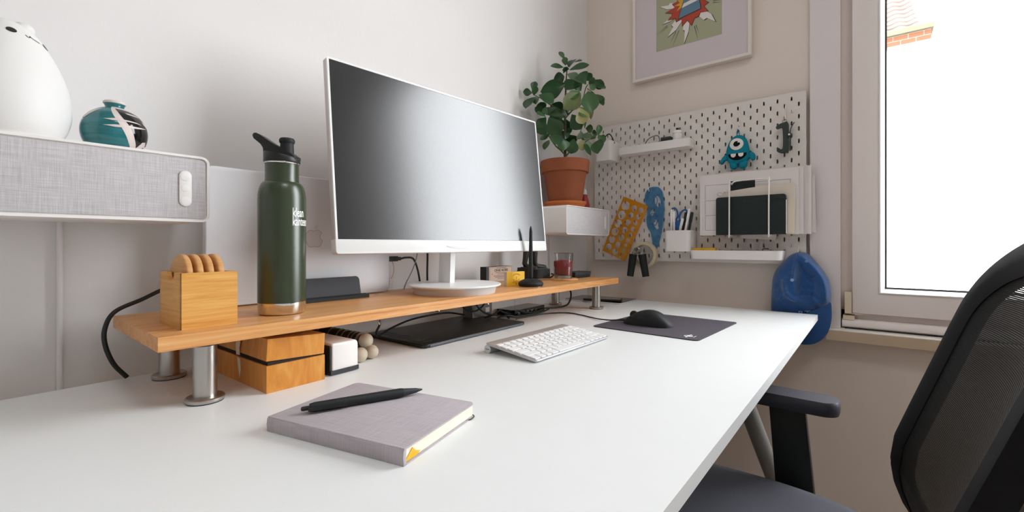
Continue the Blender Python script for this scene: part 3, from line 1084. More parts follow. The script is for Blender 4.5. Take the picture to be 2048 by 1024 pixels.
flat_text('CRAIE NOIRE', 0.0108, 0.006, 0.0335, 'dark_ink', lb, align='CENTER', bold=0.0002)
obj('printed_border', plate([[(-0.047, 0.003), (0.058, 0.003), (0.058, 0.046), (-0.047, 0.046)], [(-0.0465, 0.0035), (-0.0465, 0.0455), (0.0575, 0.0455), (0.0575, 0.0035)]], 0.0007, 0.0009, 'y'), 'dark_ink', lb, smooth=False)
bb = B()
for (x0, x1, z) in ((-0.015, 0.027, 0.0435), (-0.02, 0.032, 0.029), (-0.012, 0.024, 0.0245), (-0.03, 0.04, 0.019), (-0.022, 0.034, 0.015), (-0.012, 0.022, 0.0105)):
    x = x0
    random.seed(int(z * 1e5))
    while x < x1:
        w = random.uniform(0.0015, 0.004)
        box(bb, x, x + w, -0.0009, -0.0006, z, z + 0.0013)
        x += w + 0.0009
obj('small_print', bb, 'dark_ink', lb, smooth=False)
obj('star_mark', move(prism([(0.0022 * (1 if i % 2 else 0.4) * math.cos(PI * i / 5), 0.0022 * (1 if i % 2 else 0.4) * math.sin(PI * i / 5)) for i in range(10)], 0.0007, 0.0009, 'y'), -0.036, 0, 0.026), 'dark_ink', lb, smooth=False)

yb = thing('yellow_box', 'small yellow card box with an orange bee mark by the pen stand', 'box', (-0.737, -0.187, ST + 0.0002), rz=-0.10)
obj('carton', bevel(bx(-0.036, 0.036, 0.0, 0.011, 0, 0.040), 0.0006), 'yellow_box', yb)
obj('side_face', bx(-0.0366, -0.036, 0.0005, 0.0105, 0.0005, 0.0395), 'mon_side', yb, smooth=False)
# arched lettering (too small in the photograph to read): a row of strokes, and the mark below it
ar = B()
for i in range(10):
    a = PI * (0.70 - 0.044 * i)
    c = (0.002 + 0.022 * math.cos(a), 0.0135 + 0.0205 * math.sin(a))
    s_ = bx(-0.0009, 0.0009, -0.0004, 0, -0.0014, 0.0014)
    rot(s_, -(a - PI / 2), 'Y')
    move(s_, c[0], 0, c[1])
    join(ar, s_)
obj('arched_print', ar, 'orange_ink', yb, smooth=False)
bee = B()
for (cx, cz, a, b_, r) in ((0.002, 0.0100, 0.0034, 0.0062, 0.0), (0.002, 0.0225, 0.0020, 0.0042, 0.0), (-0.0065, 0.0150, 0.0056, 0.0026, -0.7), (0.0105, 0.0150, 0.0056, 0.0026, 0.7), (-0.0085, 0.0105, 0.0045, 0.0022, -0.1), (0.0125, 0.0105, 0.0045, 0.0022, 0.1)):
    join(bee, prism(ell(a, b_, 20, cx, cz, r), 0.0, 0.0004, 'y'))
bo = obj('bee_mark', bee, 'orange_ink', yb, smooth=False)
bl = B()
for (cx, cz, a, b_, r) in ((-0.0065, 0.0150, 0.0040, 0.0014, -0.7), (0.0105, 0.0150, 0.0040, 0.0014, 0.7), (-0.0085, 0.0105, 0.0030, 0.0011, -0.1), (0.0125, 0.0105, 0.0030, 0.0011, 0.1), (0.002, 0.0085, 0.0024, 0.0010, 0), (0.002, 0.0120, 0.0024, 0.0008, 0), (0.002, 0.0225, 0.0010, 0.0026, 0)):
    join(bl, prism(ell(a, b_, 16, cx, cz, r), 0.0004, 0.0006, 'y'))
obj('bee_stripes', bl, 'yellow_box', bo, smooth=False)

ps = thing('pen_stand', 'black domed stylus stand at the front of the shelf', 'stand', (-0.726, -0.232, ST))
obj('base', lathe(dens([(0, 0.0012), (0.030, 0.0012), (0.0345, 0.005), (0.0355, 0.010), (0.031, 0.0155), (0.021, 0.020), (0.011, 0.0225), (0, 0.0235)], 4)[:], 56), 'black_soft', ps)
obj('metal_ring', lathe([(0, 0), (0.0335, 0), (0.0338, 0.0013), (0, 0.0013)], 56), 'steel_bright', ps)
sty = thing('stylus', 'black stylus standing upright in the domed stand', 'pen', (-0.726, -0.232, ST + 0.0225))
obj('barrel', lathe([(0, 0), (0.0052, 0.002), (0.0062, 0.012), (0.0064, 0.030), (0.0056, 0.070), (0.0048, 0.110), (0.0042, 0.133), (0.0030, 0.141), (0, 0.141)], 28), 'black_soft', sty)
obj('tip', lathe([(0, 0.141), (0.003, 0.141), (0.0016, 0.147), (0, 0.1485)], 20), 'black', sty)

# boots figure on a block
sf = thing('boots_statuette', 'dark cast statuette in boots on a stone block', 'statuette', (-0.485, -0.060, ST))
obj('block', bevel(bx(-0.055, 0.072, -0.024, 0.026, 0, 0.032), 0.003), 'bronze', sf)


def boot(name, x, y, z, toe, lean):
    g = B()
    # shaft, ankle, foot grown as one skinned surface
    vs = [(0.0, 0, 0.085), (-0.002, 0, 0.062), (-0.004, 0, 0.040), (-0.006, 0, 0.022), (0.002, 0, 0.010), (0.016, 0, 0.0085), (0.030, 0, 0.0075), (0.040, 0, 0.0065)]
    rd = [0.0120, 0.0125, 0.0100, 0.0092, 0.0105, 0.0092, 0.0085, 0.0060]
    p = [Vector(v) for v in vs]
    n = 14
    rings = []
    for i, q in enumerate(p):
        t = (p[min(i + 1, len(p) - 1)] - p[max(i - 1, 0)]).normalized()
        nb = Vector((0, 1, 0))
        nn = nb.cross(t).normalized()
        rings.append([g.verts.new(q + nb * rd[i] * math.cos(2 * PI * j / n) * 0.9 + nn * rd[i] * math.sin(2 * PI * j / n)) for j in range(n)])
    for a, b_ in zip(rings, rings[1:]):
        for j in range(n):
            g.faces.new((a[j], a[(j + 1) % n], b_[(j + 1) % n], b_[j]))
    g.faces.new(rings[0]); g.faces.new(rings[-1])
    join(g, bevel(bx(-0.016, -0.001, -0.0085, 0.0085, -0.001, 0.010), 0.002))
    join(g, bevel(bx(-0.004, 0.044, -0.009, 0.009, -0.001, 0.004), 0.002))
    for v in g.verts:
        v.co.x += lean * max(v.co.z - 0.02, 0)
    rot(g, toe, 'Z')
    bmesh.ops.recalc_face_normals(g, faces=g.faces[:])
    return obj(name, move(g, x, y, z), 'bronze', sf)


boot('boot', -0.033, 0.004, 0.032, -0.25, 0.10)
boot('boot', 0.016, -0.004, 0.032, -0.35, -0.15)
obj('coat_hem', lathe([(0.0, 0.108), (0.038, 0.108), (0.034, 0.15), (0.026, 0.19), (0.0, 0.20)], 24, None, (-0.008, 0.002, 0), 1, 0.6), 'bronze', sf)
obj('heel_rock', bevel(bx(-0.058, -0.02, -0.020, 0.022, 0.032, 0.040), 0.003), 'bronze', sf)

cs = tag(obj('coaster', bevel(lathe([(0, 0), (0.046, 0), (0.046, 0.0062), (0, 0.0062)], 64), 0.0015, 2, 0.9), 'coaster', loc=(-0.470, -0.180, ST)), 'round bamboo coaster lying flat under the glass', 'coaster')
gs = thing('candle_glass', 'clear glass tumbler with red wax candle on a coaster', 'candle', (-0.473, -0.178, ST + 0.0064))
obj('tumbler', lathe([(0, 0), (0.0275, 0), (0.0295, 0.003), (0.0335, 0.0830), (0.0325, 0.0840), (0.0315, 0.0830), (0.0277, 0.0125), (0.024, 0.0105), (0, 0.0105)], 64), 'glass', gs)
random.seed(5)
wx = lathe([(0, 0.0115), (0.0235, 0.0115), (0.0272, 0.016), (0.0303, 0.052), (0.0298, 0.060), (0.020, 0.0615), (0.009, 0.0585), (0, 0.0575)], 48)
for v in wx.verts:
    if v.co.z > 0.05:
        v.co.z += 0.004 * noise.noise(v.co * 60)
obj('wax', wx, 'wax', gs)
nb = thing('navy_box', 'small flat dark navy box at the far end of the shelf', 'box', (-0.340, -0.150, ST), rz=0.0)
obj('lid', bevel(bx(-0.052, 0.058, -0.026, 0.026, 0.011, 0.021), 0.001), 'navy', nb)
obj('tray', bevel(bx(-0.0505, 0.0565, -0.0245, 0.0245, 0, 0.011), 0.001), 'black', nb)
tag(obj('black_cable', tube([(-0.412, -0.09, ST + 0.014), (-0.43, -0.11, ST + 0.012), (-0.440, -0.105, ST + 0.004), (-0.455, -0.085, ST + 0.0035)], 0.0028, 8), 'black_cable'), 'short black cable end lying behind the glass on the shelf', 'cable')

# ---------------------------------------------------------------- under the shelf
wbx = thing('slide_box', 'worn orange wooden box with ajar lid under the near end of the shelf', 'box', (-1.4, -0.15, 0), rz=0.03)
obj('body', bevel(bx(-0.0485, 0.0445, -0.120, 0.115, 0.0, 0.0415), 0.0016), 'boxwood', wbx)
b = bevel(bx(-0.0485, 0.0435, -0.120, 0.115, 0, 0.0335), 0.0018)
rot(b, 0.055, 'Y', (0.044, 0, 0))
obj('lid', move(b, 0.0, 0.001, 0.0437), 'boxwood', wbx)
obj('gap_fill', bevel(bx(-0.0455, 0.0415, -0.117, 0.112, 0.0405, 0.0470), 0.0008), 'box_gap_dark', wbx)  # near-black block filling the gap under the ajar lid
tp = prism([(0.0, 0.0), (0.014, 0.001), (0.012, 0.012), (0.016, 0.022), (0.012, 0.034), (0.002, 0.033), (-0.002, 0.014)], 0, 0.0005, 'w')
obj('torn_tape', move(tp, -0.0490, -0.012, 0.044), 'tape_worn', wbx, smooth=False)
tp = prism([(0.0, 0.035), (0.012, 0.034), (0.014, 0.016), (0.010, 0.002), (0.005, 0.018)], 0, 0.0005, 'w')
obj('torn_tape', move(tp, -0.0486, -0.014, 0.005), 'tape_worn', wbx, smooth=False)

hp = thing('desk_device', 'white hooded device with black sides beside the orange wooden box', 'device', (-1.317, -0.16, 0), rz=0.06)
prf = [(-0.0275, 0.004), (0.0275, 0.004), (0.0275, 0.050)]
sh = prism(rrect(0.052, 0.048, (0, 0.008, 0.003, 0), 6, 0.002, 0.031), 0.100, -0.010, 'y')
obj('hood', bevel(sh, 0.004, 3, 1.0), 'white_plastic', hp)
obj('side_cover', bevel(bx(-0.0275, -0.0240, -0.099, 0.008, 0.005, 0.051), 0.001), 'black', hp)
obj('base', bevel(bx(-0.0265, 0.0285, -0.101, 0.010, 0.0015, 0.0085), 0.001), 'graphite', hp)
obj('foot_pad', bx(-0.022, -0.006, -0.095, -0.080, 0, 0.0016), 'black', hp)
obj('foot_pad', bx(0.006, 0.022, -0.095, -0.080, 0, 0.0016), 'black', hp)
obj('foot_pad', bx(-0.02, 0.02, -0.015, 0.005, 0, 0.0016), 'black', hp)
obj('side_roll', cyl(0.006, (-0.0315, -0.080, 0.0), 0.026, 'z', 20), 'graphite', hp)

ms = thing('massage_roller', 'black ribbed roller with pale wooden balls beside the white device', 'roller', (-1.235, -0.15, 0), rz=0.0)
for (x, y, z, r) in ((-1.2305, -0.200, 0.0352, 0.0142), (-1.2245, -0.2105, 0.0135, 0.0135), (-1.2545, -0.2185, 0.0145, 0.0140)):
    obj('wooden_ball', ball(r, (x + 1.235, y + 0.15, z)), 'wood_ball', ms)
A_, B_ = Vector((0.0005, -0.037, 0.0345)), Vector((-0.040, 0.105, 0.044))
dr = (B_ - A_).normalized()
Q = dr.to_track_quat('Z', 'Y').to_matrix().to_4x4()
L_ = (B_ - A_).length
cur = 0.0
for i in range(7):
    seg = (0.010, 0.008, 0.016, 0.012, 0.022, 0.028, 0.045)[i]
    obj('black_sleeve', xf(lathe([(0, 0), (0.0145, 0), (0.0160, seg * 0.5), (0.0145, seg), (0, seg)], 28), Matrix.Translation(A_ + dr * cur) @ Q), 'black', ms)
    obj('ring', xf(lathe([(0.010, -0.0006), (0.0164, -0.0006), (0.0164, 0.0006), (0.010, 0.0006)], 28), Matrix.Translation(A_ + dr * cur) @ Q), 'ring_brown', ms)
    cur += seg + 0.001
obj('axle', xf(lathe([(0, 0), (0.004, 0), (0.004, 0.14), (0, 0.14)], 16), Matrix.Translation(A_ + dr * -0.002) @ Q), 'black', ms)
tr_ = tube([(0.0005, -0.037, 0.020), (-0.012, -0.035, 0.012), (-0.040, 0.09, 0.006)], 0.004, 10)
obj('lower_frame', tr_, 'black', ms)

# cable hooks under the shelf
for i, (x, y, lab) in enumerate(((-1.178, -0.16, 'thin metal cable hook hanging above the wooden balls'), (-1.080, -0.10, 'metal cable hook hanging above the near end of the pen tablet'), (-0.975, -0.12, 'black clipped cable hook hanging above the middle of the pen tablet'), (-0.800, -0.13, 'metal cable hook hanging above the far end of the pen tablet'))):
    h = thing('cable_hook', lab, 'hook', (x, y, SB), group='hooks under the shelf')
    big = i == 2
    obj('stem', tube([(0, 0, 0), (0, 0, -0.014), (0.001, -0.003, -0.028)], 0.0014, 8), 'steel', h)
    obj('stem', tube([(0.010, 0, 0), (0.009, 0, -0.014), (0.006, -0.003, -0.028)], 0.0014, 8), 'steel', h)
    obj('bend', tube([(0.001, -0.003, -0.028), (0.0035, -0.004, -0.033), (0.006, -0.003, -0.028)], 0.0014, 8), 'steel', h)
    if big:
        obj('clip', bevel(prism([(-0.002, 0), (0.008, 0), (0.018, -0.033), (-0.006, -0.033)], -0.004, 0.004, 'y'), 0.001), 'black', h)
tag(obj('cable_tidy', tube([(-1.13, -0.10, 0.050), (-1.145, -0.12, 0.044), (-1.150, -0.115, 0.028), (-1.130, -0.095, 0.016), (-1.07, -0.06, 0.020), (-1.0, -0.04, 0.028), (-0.93, -0.03, 0.030), (-0.86, -0.035, 0.030), (-0.81, -0.05, 0.02)], 0.0026, 8), 'black_cable'), 'black cable looping under the shelf behind the pen tablet', 'cable')

tb = thing('pen_tablet', 'black pen tablet lying under the middle of the shelf', 'tablet', (-0.925, -0.118, 0), rz=0.03)
obj('slab', bevel(prism(rrect(0.375, 0.218, 0.012, 6), 0.0012, 0.0085), 0.002, 3, 0.9), 'tablet_face', tb)
obj('edge_strip', bevel(bx(-0.172, 0.172, -0.1104, -0.1085, 0.0030, 0.0070), 0.0008), 'tablet_edge', tb)
obj('foot_pad', bx(-0.17, 0.17, -0.10, -0.09, 0, 0.0013), 'black', tb)
obj('foot_pad', bx(-0.17, 0.17, 0.09, 0.10, 0, 0.0013), 'black', tb)
obj('touch_ring', lathe([(0.012, 0.0084), (0.0124, 0.0090), (0.0150, 0.0090), (0.0154, 0.0084)], 40, None, (-0.155, 0, 0)), 'black', tb)
for dy_ in (-0.075, -0.055, -0.035, 0.035, 0.055, 0.075):
    obj('express_key', bevel(bx(-0.168, -0.142, dy_ - 0.007, dy_ + 0.007, 0.0080, 0.0090), 0.0004), 'black', tb)

# cables, hub and power strip under the far end
hub = thing('cable_hub', 'flat black hub under the far part of the shelf', 'hub', (-0.58, -0.085, 0), rz=0.05)
obj('case', bevel(bx(-0.085, 0.085, -0.035, 0.035, 0.002, 0.022), 0.003), 'black_gloss', hub)
pb = B()
for i in range(5):
    box(pb, -0.07 + i * 0.024, -0.057 + i * 0.024, -0.0358, -0.035, 0.009, 0.015)
obj('ports', pb, 'nickel', hub, smooth=False)
obj('foot_pad', bx(-0.08, 0.08, -0.03, 0.03, 0, 0.002), 'black', hub)
pst = thing('power_box', 'white power supply box against the wall under the shelf', 'box', (-0.58, -0.030, 0))
obj('case', bevel(bx(-0.105, 0.125, -0.018, 0.018, 0, 0.052), 0.003), 'white_plastic', pst)
obj('seam', bx(0.01, 0.0112, -0.0184, 0.0184, 0.0, 0.0524), 'mon_side', pst, smooth=False)
gbx = thing('grey_adapter', 'grey adapter brick against the wall beside the white power box', 'adapter', (-0.745, -0.045, 0))
obj('case', bevel(bx(-0.045, 0.035, -0.02, 0.02, 0, 0.050), 0.004), 'leg_grey', gbx)
obj('socket', bevel(bx(0.010, 0.028, -0.0215, -0.02, 0.020, 0.034), 0.001), 'white_plastic', gbx)
cc = [
    ([(-0.86, -0.06, 0.083), (-0.85, -0.075, 0.060), (-0.83, -0.08, 0.040), (-0.79, -0.08, 0.032), (-0.76, -0.085, 0.050), (-0.745, -0.08, 0.080)], 'black cable loop hanging under the shelf above the pen tablet', 0.0026),
    ([(-0.80, -0.07, 0.082), (-0.79, -0.08, 0.05), (-0.76, -0.09, 0.022), (-0.71, -0.095, 0.010), (-0.67, -0.10, 0.006)], 'black cable dropping to the desk beside the grey adapter', 0.0026),
    ([(-0.775, -0.10, 0.012), (-0.75, -0.115, 0.02), (-0.72, -0.11, 0.028), (-0.69, -0.10, 0.018), (-0.66, -0.115, 0.010), (-0.64, -0.125, 0.006)], 'tangled black cable between the grey adapter and the hub', 0.0030),
    ([(-0.70, -0.13, 0.004), (-0.68, -0.10, 0.014), (-0.65, -0.12, 0.020), (-0.62, -0.13, 0.012), (-0.57, -0.128, 0.006), (-0.52, -0.13, 0.010)], 'black cable lying in front of the flat hub', 0.0030),
    ([(-0.74, -0.12, 0.010), (-0.71, -0.135, 0.014), (-0.68, -0.14, 0.007), (-0.63, -0.14, 0.005), (-0.55, -0.14, 0.005), (-0.48, -0.125, 0.006)], 'lowest black cable at the front of the tangle', 0.0026)]
for pts, lab, r in cc:
    tag(obj('tangled_cable', tube(pts, r, 8), 'black_cable'), lab, 'cable', 'cables under the far part of the shelf')
tag(obj('looped_cable', tube([(-0.50, -0.112, 0.010), (-0.43, -0.125, 0.007), (-0.385, -0.125, 0.006), (-0.345, -0.118, 0.010), (-0.315, -0.11, 0.028), (-0.30, -0.10, 0.050), (-0.318, -0.095, 0.068), (-0.355, -0.09, 0.078)], 0.0032, 10), 'black_cable'), 'black cable bending up in a loop beside the far front leg', 'cable')
tag(obj('white_cable', tube([(-0.500, -0.10, 0.025), (-0.465, -0.095, 0.030), (-0.43, -0.085, 0.048), (-0.415, -0.08, 0.070), (-0.41, -0.075, 0.087)], 0.0013, 8), 'white_plastic'), 'thin white cord rising from the flat hub to the shelf', 'cable')
tag(obj('loop_cable', tube([(-1.470, -0.020, 0.120), (-1.50, -0.020, 0.150), (-1.546, -0.022, 0.132), (-1.579, -0.024, 0.116), (-1.5905, -0.022, 0.090), (-1.5895, -0.020, 0.062), (-1.579, -0.018, 0.030), (-1.562, -0.015, 0.0045)], 0.0034, 12), 'black_cable'), 'thick black cable looping off the near end of the shelf', 'cable')

# tablet computer and phone at the far corner
ip = thing('tablet_computer', 'dark glass tablet computer lying in the far corner of the desk', 'tablet', (-0.110, -0.125, 0), rz=0.06)
obj('body', bevel(prism(rrect(0.172, 0.245, 0.012, 6), 0.0, 0.0062), 0.0015, 2, 0.9), 'alu', ip)
obj('glass', prism(rrect(0.169, 0.242, 0.011, 6), 0.0062, 0.0070), 'black_gloss', ip)
ph = thing('phone', 'black phone resting on the tablet computer', 'phone', (-0.150, -0.155, 0.0071), rz=0.35)
obj('body', bevel(prism(rrect(0.072, 0.145, 0.010, 6), 0.0, 0.0080), 0.002, 2, 0.9), 'black', ph)
obj('glass', prism(rrect(0.068, 0.141, 0.008, 6), 0.0080, 0.0084), 'black_gloss', ph)

# ---------------------------------------------------------------- keyboard
kb = thing('keyboard', 'slim white and silver keyboard in the middle of the desk', 'keyboard', (-0.9035, -0.4215, 0), rz=-0.012)
KW, KD = 0.292, 0.133
tilt = 0.118


def KT(bm):
    return xf(bm, Matrix.Translation((0, -KD / 2, 0.0042)) @ Matrix.Rotation(tilt, 4, 'X'))


obj('case', KT(bevel(prism(rrect(KW, KD, 0.006, 5, 0, KD / 2), -0.0022, 0.0012), 0.0008, 2, 0.9)), 'alu_key', kb)
obj('plate', KT(prism(rrect(KW - 0.0015, 0.1125, 0.004, 5, 0, 0.0575), 0.0012, 0.0017)), 'alu_key', kb)
tbm = cyl(0.0088, (-KW / 2, KD / 2 - 0.008, 0.0088), KW, 'x', 32)
bat = obj('battery_tube', tbm, 'alu_key', kb)
obj('tube_cap', cyl(0.0074, (-KW / 2 - 0.0006, KD / 2 - 0.008, 0.0088), 0.0008, 'x', 32), 'alu', bat)
obj('cap_slot', bx(-KW / 2 - 0.0010, -KW / 2 - 0.0005, KD / 2 - 0.013, KD / 2 - 0.003, 0.0083, 0.0093), 'dark_ink', bat, smooth=False)
U_ = 0.01905
rows = []   # (y0, height, [(x, width)...]) measured from the front-left
x0_ = -KW / 2 + 0.0045
G = 0.0030
full = KW - 0.009


def rowkeys(ws):
    tot = sum(ws)
    sc = (full + G) / tot
    x = x0_
    out = []
    for w in ws:
        out.append((x, w * sc - G))
        x += w * sc
    return out


rws = [(0.0040, 0.0170, rowkeys([1.0, 1.0, 1.0, 1.28, 5.35, 1.28, 1.0, 1.0, 1.0, 1.0][:7] + [1.0, 1.0, 1.0])),
       (0.0230, 0.0160, rowkeys([2.3] + [1] * 10 + [2.3])),
       (0.0420, 0.0160, rowkeys([1.8] + [1] * 11 + [1.8])),
       (0.0610, 0.0160, rowkeys([1.55] + [1] * 12 + [1.05])),
       (0.0800, 0.0160, rowkeys([1] * 13 + [1.55])),
       (0.0990, 0.0085, rowkeys([1.035] * 14))]
kcache = {}
for (ky, kh, ks) in rws:
    for i, (kx, kw) in enumerate(ks):
        key_ = (round(kw, 5), kh)
        if key_ not in kcache:
            bm = bevel(prism(rrect(kw, kh, 0.0018, 3), 0, 0.0019), 0.0004, 1, 0.9)
            me = bpy.data.meshes.new('key')
            bm.to_mesh(me); bm.free()
            me.materials.append(M['key'])
            kcache[key_] = me
        k_ = bpy.data.objects.new('key', kcache[key_])
        COL.objects.link(k_)
        k_.parent = kb
        mm = Matrix.Translation((0, -KD / 2, 0.0042)) @ Matrix.Rotation(tilt, 4, 'X') @ Matrix.Translation((kx + kw / 2, ky + kh / 2, 0.0017))
        k_.location = mm.to_translation()
        k_.rotation_euler = (tilt, 0, 0)

# ---------------------------------------------------------------- mouse pad and mouse
MPV = [(-0.6464, -0.3761), (-0.6595, -0.6595), (-0.3322, -0.6752), (-0.2863, -0.4358)]
mp = thing('mouse_pad', 'charcoal cloth mouse pad with white logo on the far part of the desk', 'mouse pad', (-0.487, -0.530, 0), rz=-0.045)
obj('rubber_base', prism(rrect(0.326, 0.284, 0.012, 6), 0, 0.0016), 'mat_edge', mp)
padc = obj('cloth_top', prism(rrect(0.3255, 0.2835, 0.012, 6), 0.0016, 0.0024), 'mat', mp)
lgm = B()
rg = plate([ell(0.0105, 0.0105, 36), ell(0.0082, 0.0082, 36)[::-1]], 0, 0.0002)
join(lgm, rg)
join(lgm, prism([(-0.012, 0.004), (-0.004, 0.006), (0.0, 0.0), (0.004, 0.006), (0.012, 0.004), (0.006, -0.002), (0.0, -0.009), (-0.006, -0.002)], 0, 0.0002))
join(lgm, prism([(-0.020, 0.001), (-0.013, 0.003), (-0.013, -0.002), (-0.018, -0.004)], 0, 0.0002))
join(lgm, prism([(0.020, 0.001), (0.013, 0.003), (0.013, -0.002), (0.018, -0.004)], 0, 0.0002))
t_ = text('steelseries', 0.0050, 0.0002, 'CENTER')
join(lgm, move(t_, 0, -0.0165, 0.0001))
rot(lgm, 0.0, 'Z')
obj('logo', move(lgm, -0.125, -0.107, 0.00245), 'white_ink', mp, smooth=False)

mouse = thing('computer_mouse', 'black ergonomic computer mouse on the charcoal pad', 'mouse', (-0.532, -0.494, 0.0026), rz=1.60)
mouse.scale = (1.10, 1.10, 1.10)
# body by cross-sections along local x: back (-x) to front (+x)  -> the cord leaves at +x end
mb = B()
secs = []
NS, NR = 26, 28
for i in range(NS + 1):
    t = i / NS
    x = -0.063 + 0.126 * t
    e = max(1 - abs(2 * t - 1) ** 3.2, 0.0)
    w = 0.034 * e ** 0.5 * (1 - 0.10 * math.sin(PI * t)) + 0.0005
    hgt = (0.041 * (math.sin(PI * (t * 0.92 + 0.04)) ** 0.75) * (1.0 - 0.38 * (t - 0.25)) * (e ** 0.25 if e > 0 else 0)) + 0.001
    ring_ = []
    for j in range(NR + 1):
        a = PI * j / NR
        yy = w * math.copysign(abs(math.cos(a)) ** 0.75, math.cos(a))
        zz = hgt * (math.sin(a) ** 0.80 if math.sin(a) > 1e-9 else 0)
        zz *= 1 + 0.10 * math.cos(a)
        ring_.append(mb.verts.new((x, yy, zz)))
    secs.append(ring_)
for a, b_ in zip(secs, secs[1:]):
    for j in range(NR):
        mb.faces.new((a[j], a[j + 1], b_[j + 1], b_[j]))
    mb.faces.new((a[0], b_[0], b_[NR], a[NR]))
mb.faces.new(secs[0]); mb.faces.new(secs[-1][::-1])
bmesh.ops.remove_doubles(mb, verts=mb.verts, dist=1e-5)
bmesh.ops.recalc_face_normals(mb, faces=mb.faces[:])
obj('shell', mb, 'black_soft', mouse, ang=1.2)
obj('scroll_wheel', cyl(0.0105, (0.036, -0.0038, 0.0215), 0.0076, 'y', 28, bev=0.001), 'black', mouse, loc=(0, 0.0076, 0))
obj('wheel_light', cyl(0.0108, (0.036, -0.0012, 0.0215), 0.0024, 'y', 28), 'mouse_led', mouse, loc=(0, 0.0024, 0))
obj('side_button', bevel(bx(-0.006, 0.016, 0.0278, 0.0305, 0.017, 0.023), 0.0012), 'black', mouse)
obj('side_button', bevel(bx(0.018, 0.036, 0.0268, 0.0295, 0.016, 0.021), 0.0012), 'black', mouse)
M['mouse_skirt'] = M['black']
obj('cord_boot', tube([(0.058, 0, 0.006), (0.070, 0.001, 0.005), (0.082, 0.004, 0.004)], 0.0030, 12, r2=0.0018), 'black', mouse)
mc = Matrix.Translation((-0.532, -0.494, 0.0026)) @ Matrix.Rotation(1.60, 4, 'Z')
start = mc @ Vector((0.0885, 0.0042, 0.0044))
tag(obj('mouse_cable', tube([tuple(start), (-0.545, -0.385, 0.0052), (-0.545, -0.355, 0.0046), (-0.522, -0.310, 0.0026), (-0.500, -0.262, 0.0024), (-0.490, -0.205, 0.0024), (-0.545, -0.160, 0.0024), (-0.62, -0.152, 0.0024), (-0.69, -0.150, 0.0024)], 0.0019, 8), 'black_cable'), 'thin black cord running from the mouse toward the shelf', 'cable')

# ---------------------------------------------------------------- notebook and pen
NA = Vector((-1.4502, -0.6160)); NB_ = Vector((-1.5060, -0.4265)); 
nx = (NA - NB_).normalized()
nbk = thing('notebook', 'closed grey cloth notebook with yellow ribbon lying near the desk front', 'notebook', (-1.4037, -0.4942, 0), rz=math.atan2(-0.968, 0.2496))
# local x: along the spine (towards the camera-right), local y: away from the spine
NL, NW_, NH = 0.205, 0.1467, 0.0180
obj('page_block', bevel(bx(-NL / 2 + 0.002, NL / 2 - 0.003, -NW_ / 2 + 0.002, NW_ / 2 - 0.003, 0.0015, NH - 0.0015), 0.0008), 'pages', nbk)


def cover(z0, z1):
    return prism(rrect(NL, NW_, (0.001, 0.009, 0.009, 0.001), 5), z0, z1)


cv = bevel(cover(NH - 0.0018, NH), 0.0006, 2, 0.9)
obj('front_cover', cv, 'notecover', nbk)
obj('back_cover', cover(0, 0.0016), 'notecover', nbk)
spn = prism([(-NW_ / 2 - 0.0008, 0.0), (-NW_ / 2 + 0.0035, 0.0), (-NW_ / 2 + 0.0035, NH), (-NW_ / 2 + 0.0012, NH + 0.0002), (-NW_ / 2 - 0.0010, NH - 0.0022), (-NW_ / 2 - 0.0018, NH / 2)], -NL / 2, NL / 2, 'x')
obj('spine', bevel(spn, 0.0006, 2, 0.9), 'notecover', nbk)
rb = prism([(-0.066, 0.0022), (-0.053, 0.0125), (-0.0475, 0.0072), (-0.040, 0.0040), (-0.046, 0.0016)], 0, 0.0006, 'x')
obj('ribbon_marker', move(rb, NL / 2 - 0.0026, -0.004, 0), 'yellow', nbk, smooth=False)
rb = prism([(NL / 2 - 0.0100, -0.066), (NL / 2 + 0.006, -0.058), (NL / 2 + 0.001, -0.050), (NL / 2 - 0.0100, -0.040)], 0.0, 0.0007, 'z')
obj('elastic_band', tube([(NL / 2 - 0.002, 0.052, 0.0010), (NL / 2 + 0.002, 0.062, 0.0012), (NL / 2 - 0.004, 0.0725, 0.0012), (NL / 2 - 0.03, 0.0738, 0.0010)], 0.0007, 6), 'graphite', nbk)

pen = thing('ballpoint_pen', 'matte black click pen lying across the grey notebook', 'pen', (-1.402, -0.4665, NH + 0.0002), rz=math.atan2(-0.0565, 0.143))
# local x: from click end (0) to tip
PH = 0.0062


def px(prof, n=28):
    b_ = lathe([(r, z) for r, z in prof], n)
    xf(b_, Matrix.Translation((-0.076, 0, PH)) @ Matrix.Rotation(PI / 2, 4, 'Y'))
    return b_


obj('barrel', px([(0, 0.010), (0.0050, 0.010), (0.0060, 0.016), (0.0062, 0.045), (0.0062, 0.122), (0.0056, 0.126), (0, 0.126)]), 'black_soft', pen)
obj('tip_cone', px([(0, 0.126), (0.0054, 0.126), (0.0032, 0.144), (0.0014, 0.151), (0.0010, 0.153), (0, 0.153)]), 'graphite', pen)
obj('click_button', px([(0, 0.0), (0.0024, 0.0008), (0.0028, 0.003), (0.0028, 0.010), (0, 0.010)]), 'black', pen)
clp = bevel(bx(-0.068, -0.022, -0.0088, -0.0052, PH - 0.0020, PH + 0.0020), 0.0009)
obj('clip', clp, 'black', pen)

# ---------------------------------------------------------------- pegboard
PX = -0.030
PBY, PBZ = -0.055, 0.1622
pgb = thing('pegboard', 'white slotted pegboard mounted on the far wall', 'pegboard', (0, -0.435, PBZ))
loops = [[(a, b_) for a, b_ in rrect(0.76, 0.56, 0.008, 5, 0.0, 0.28)]]


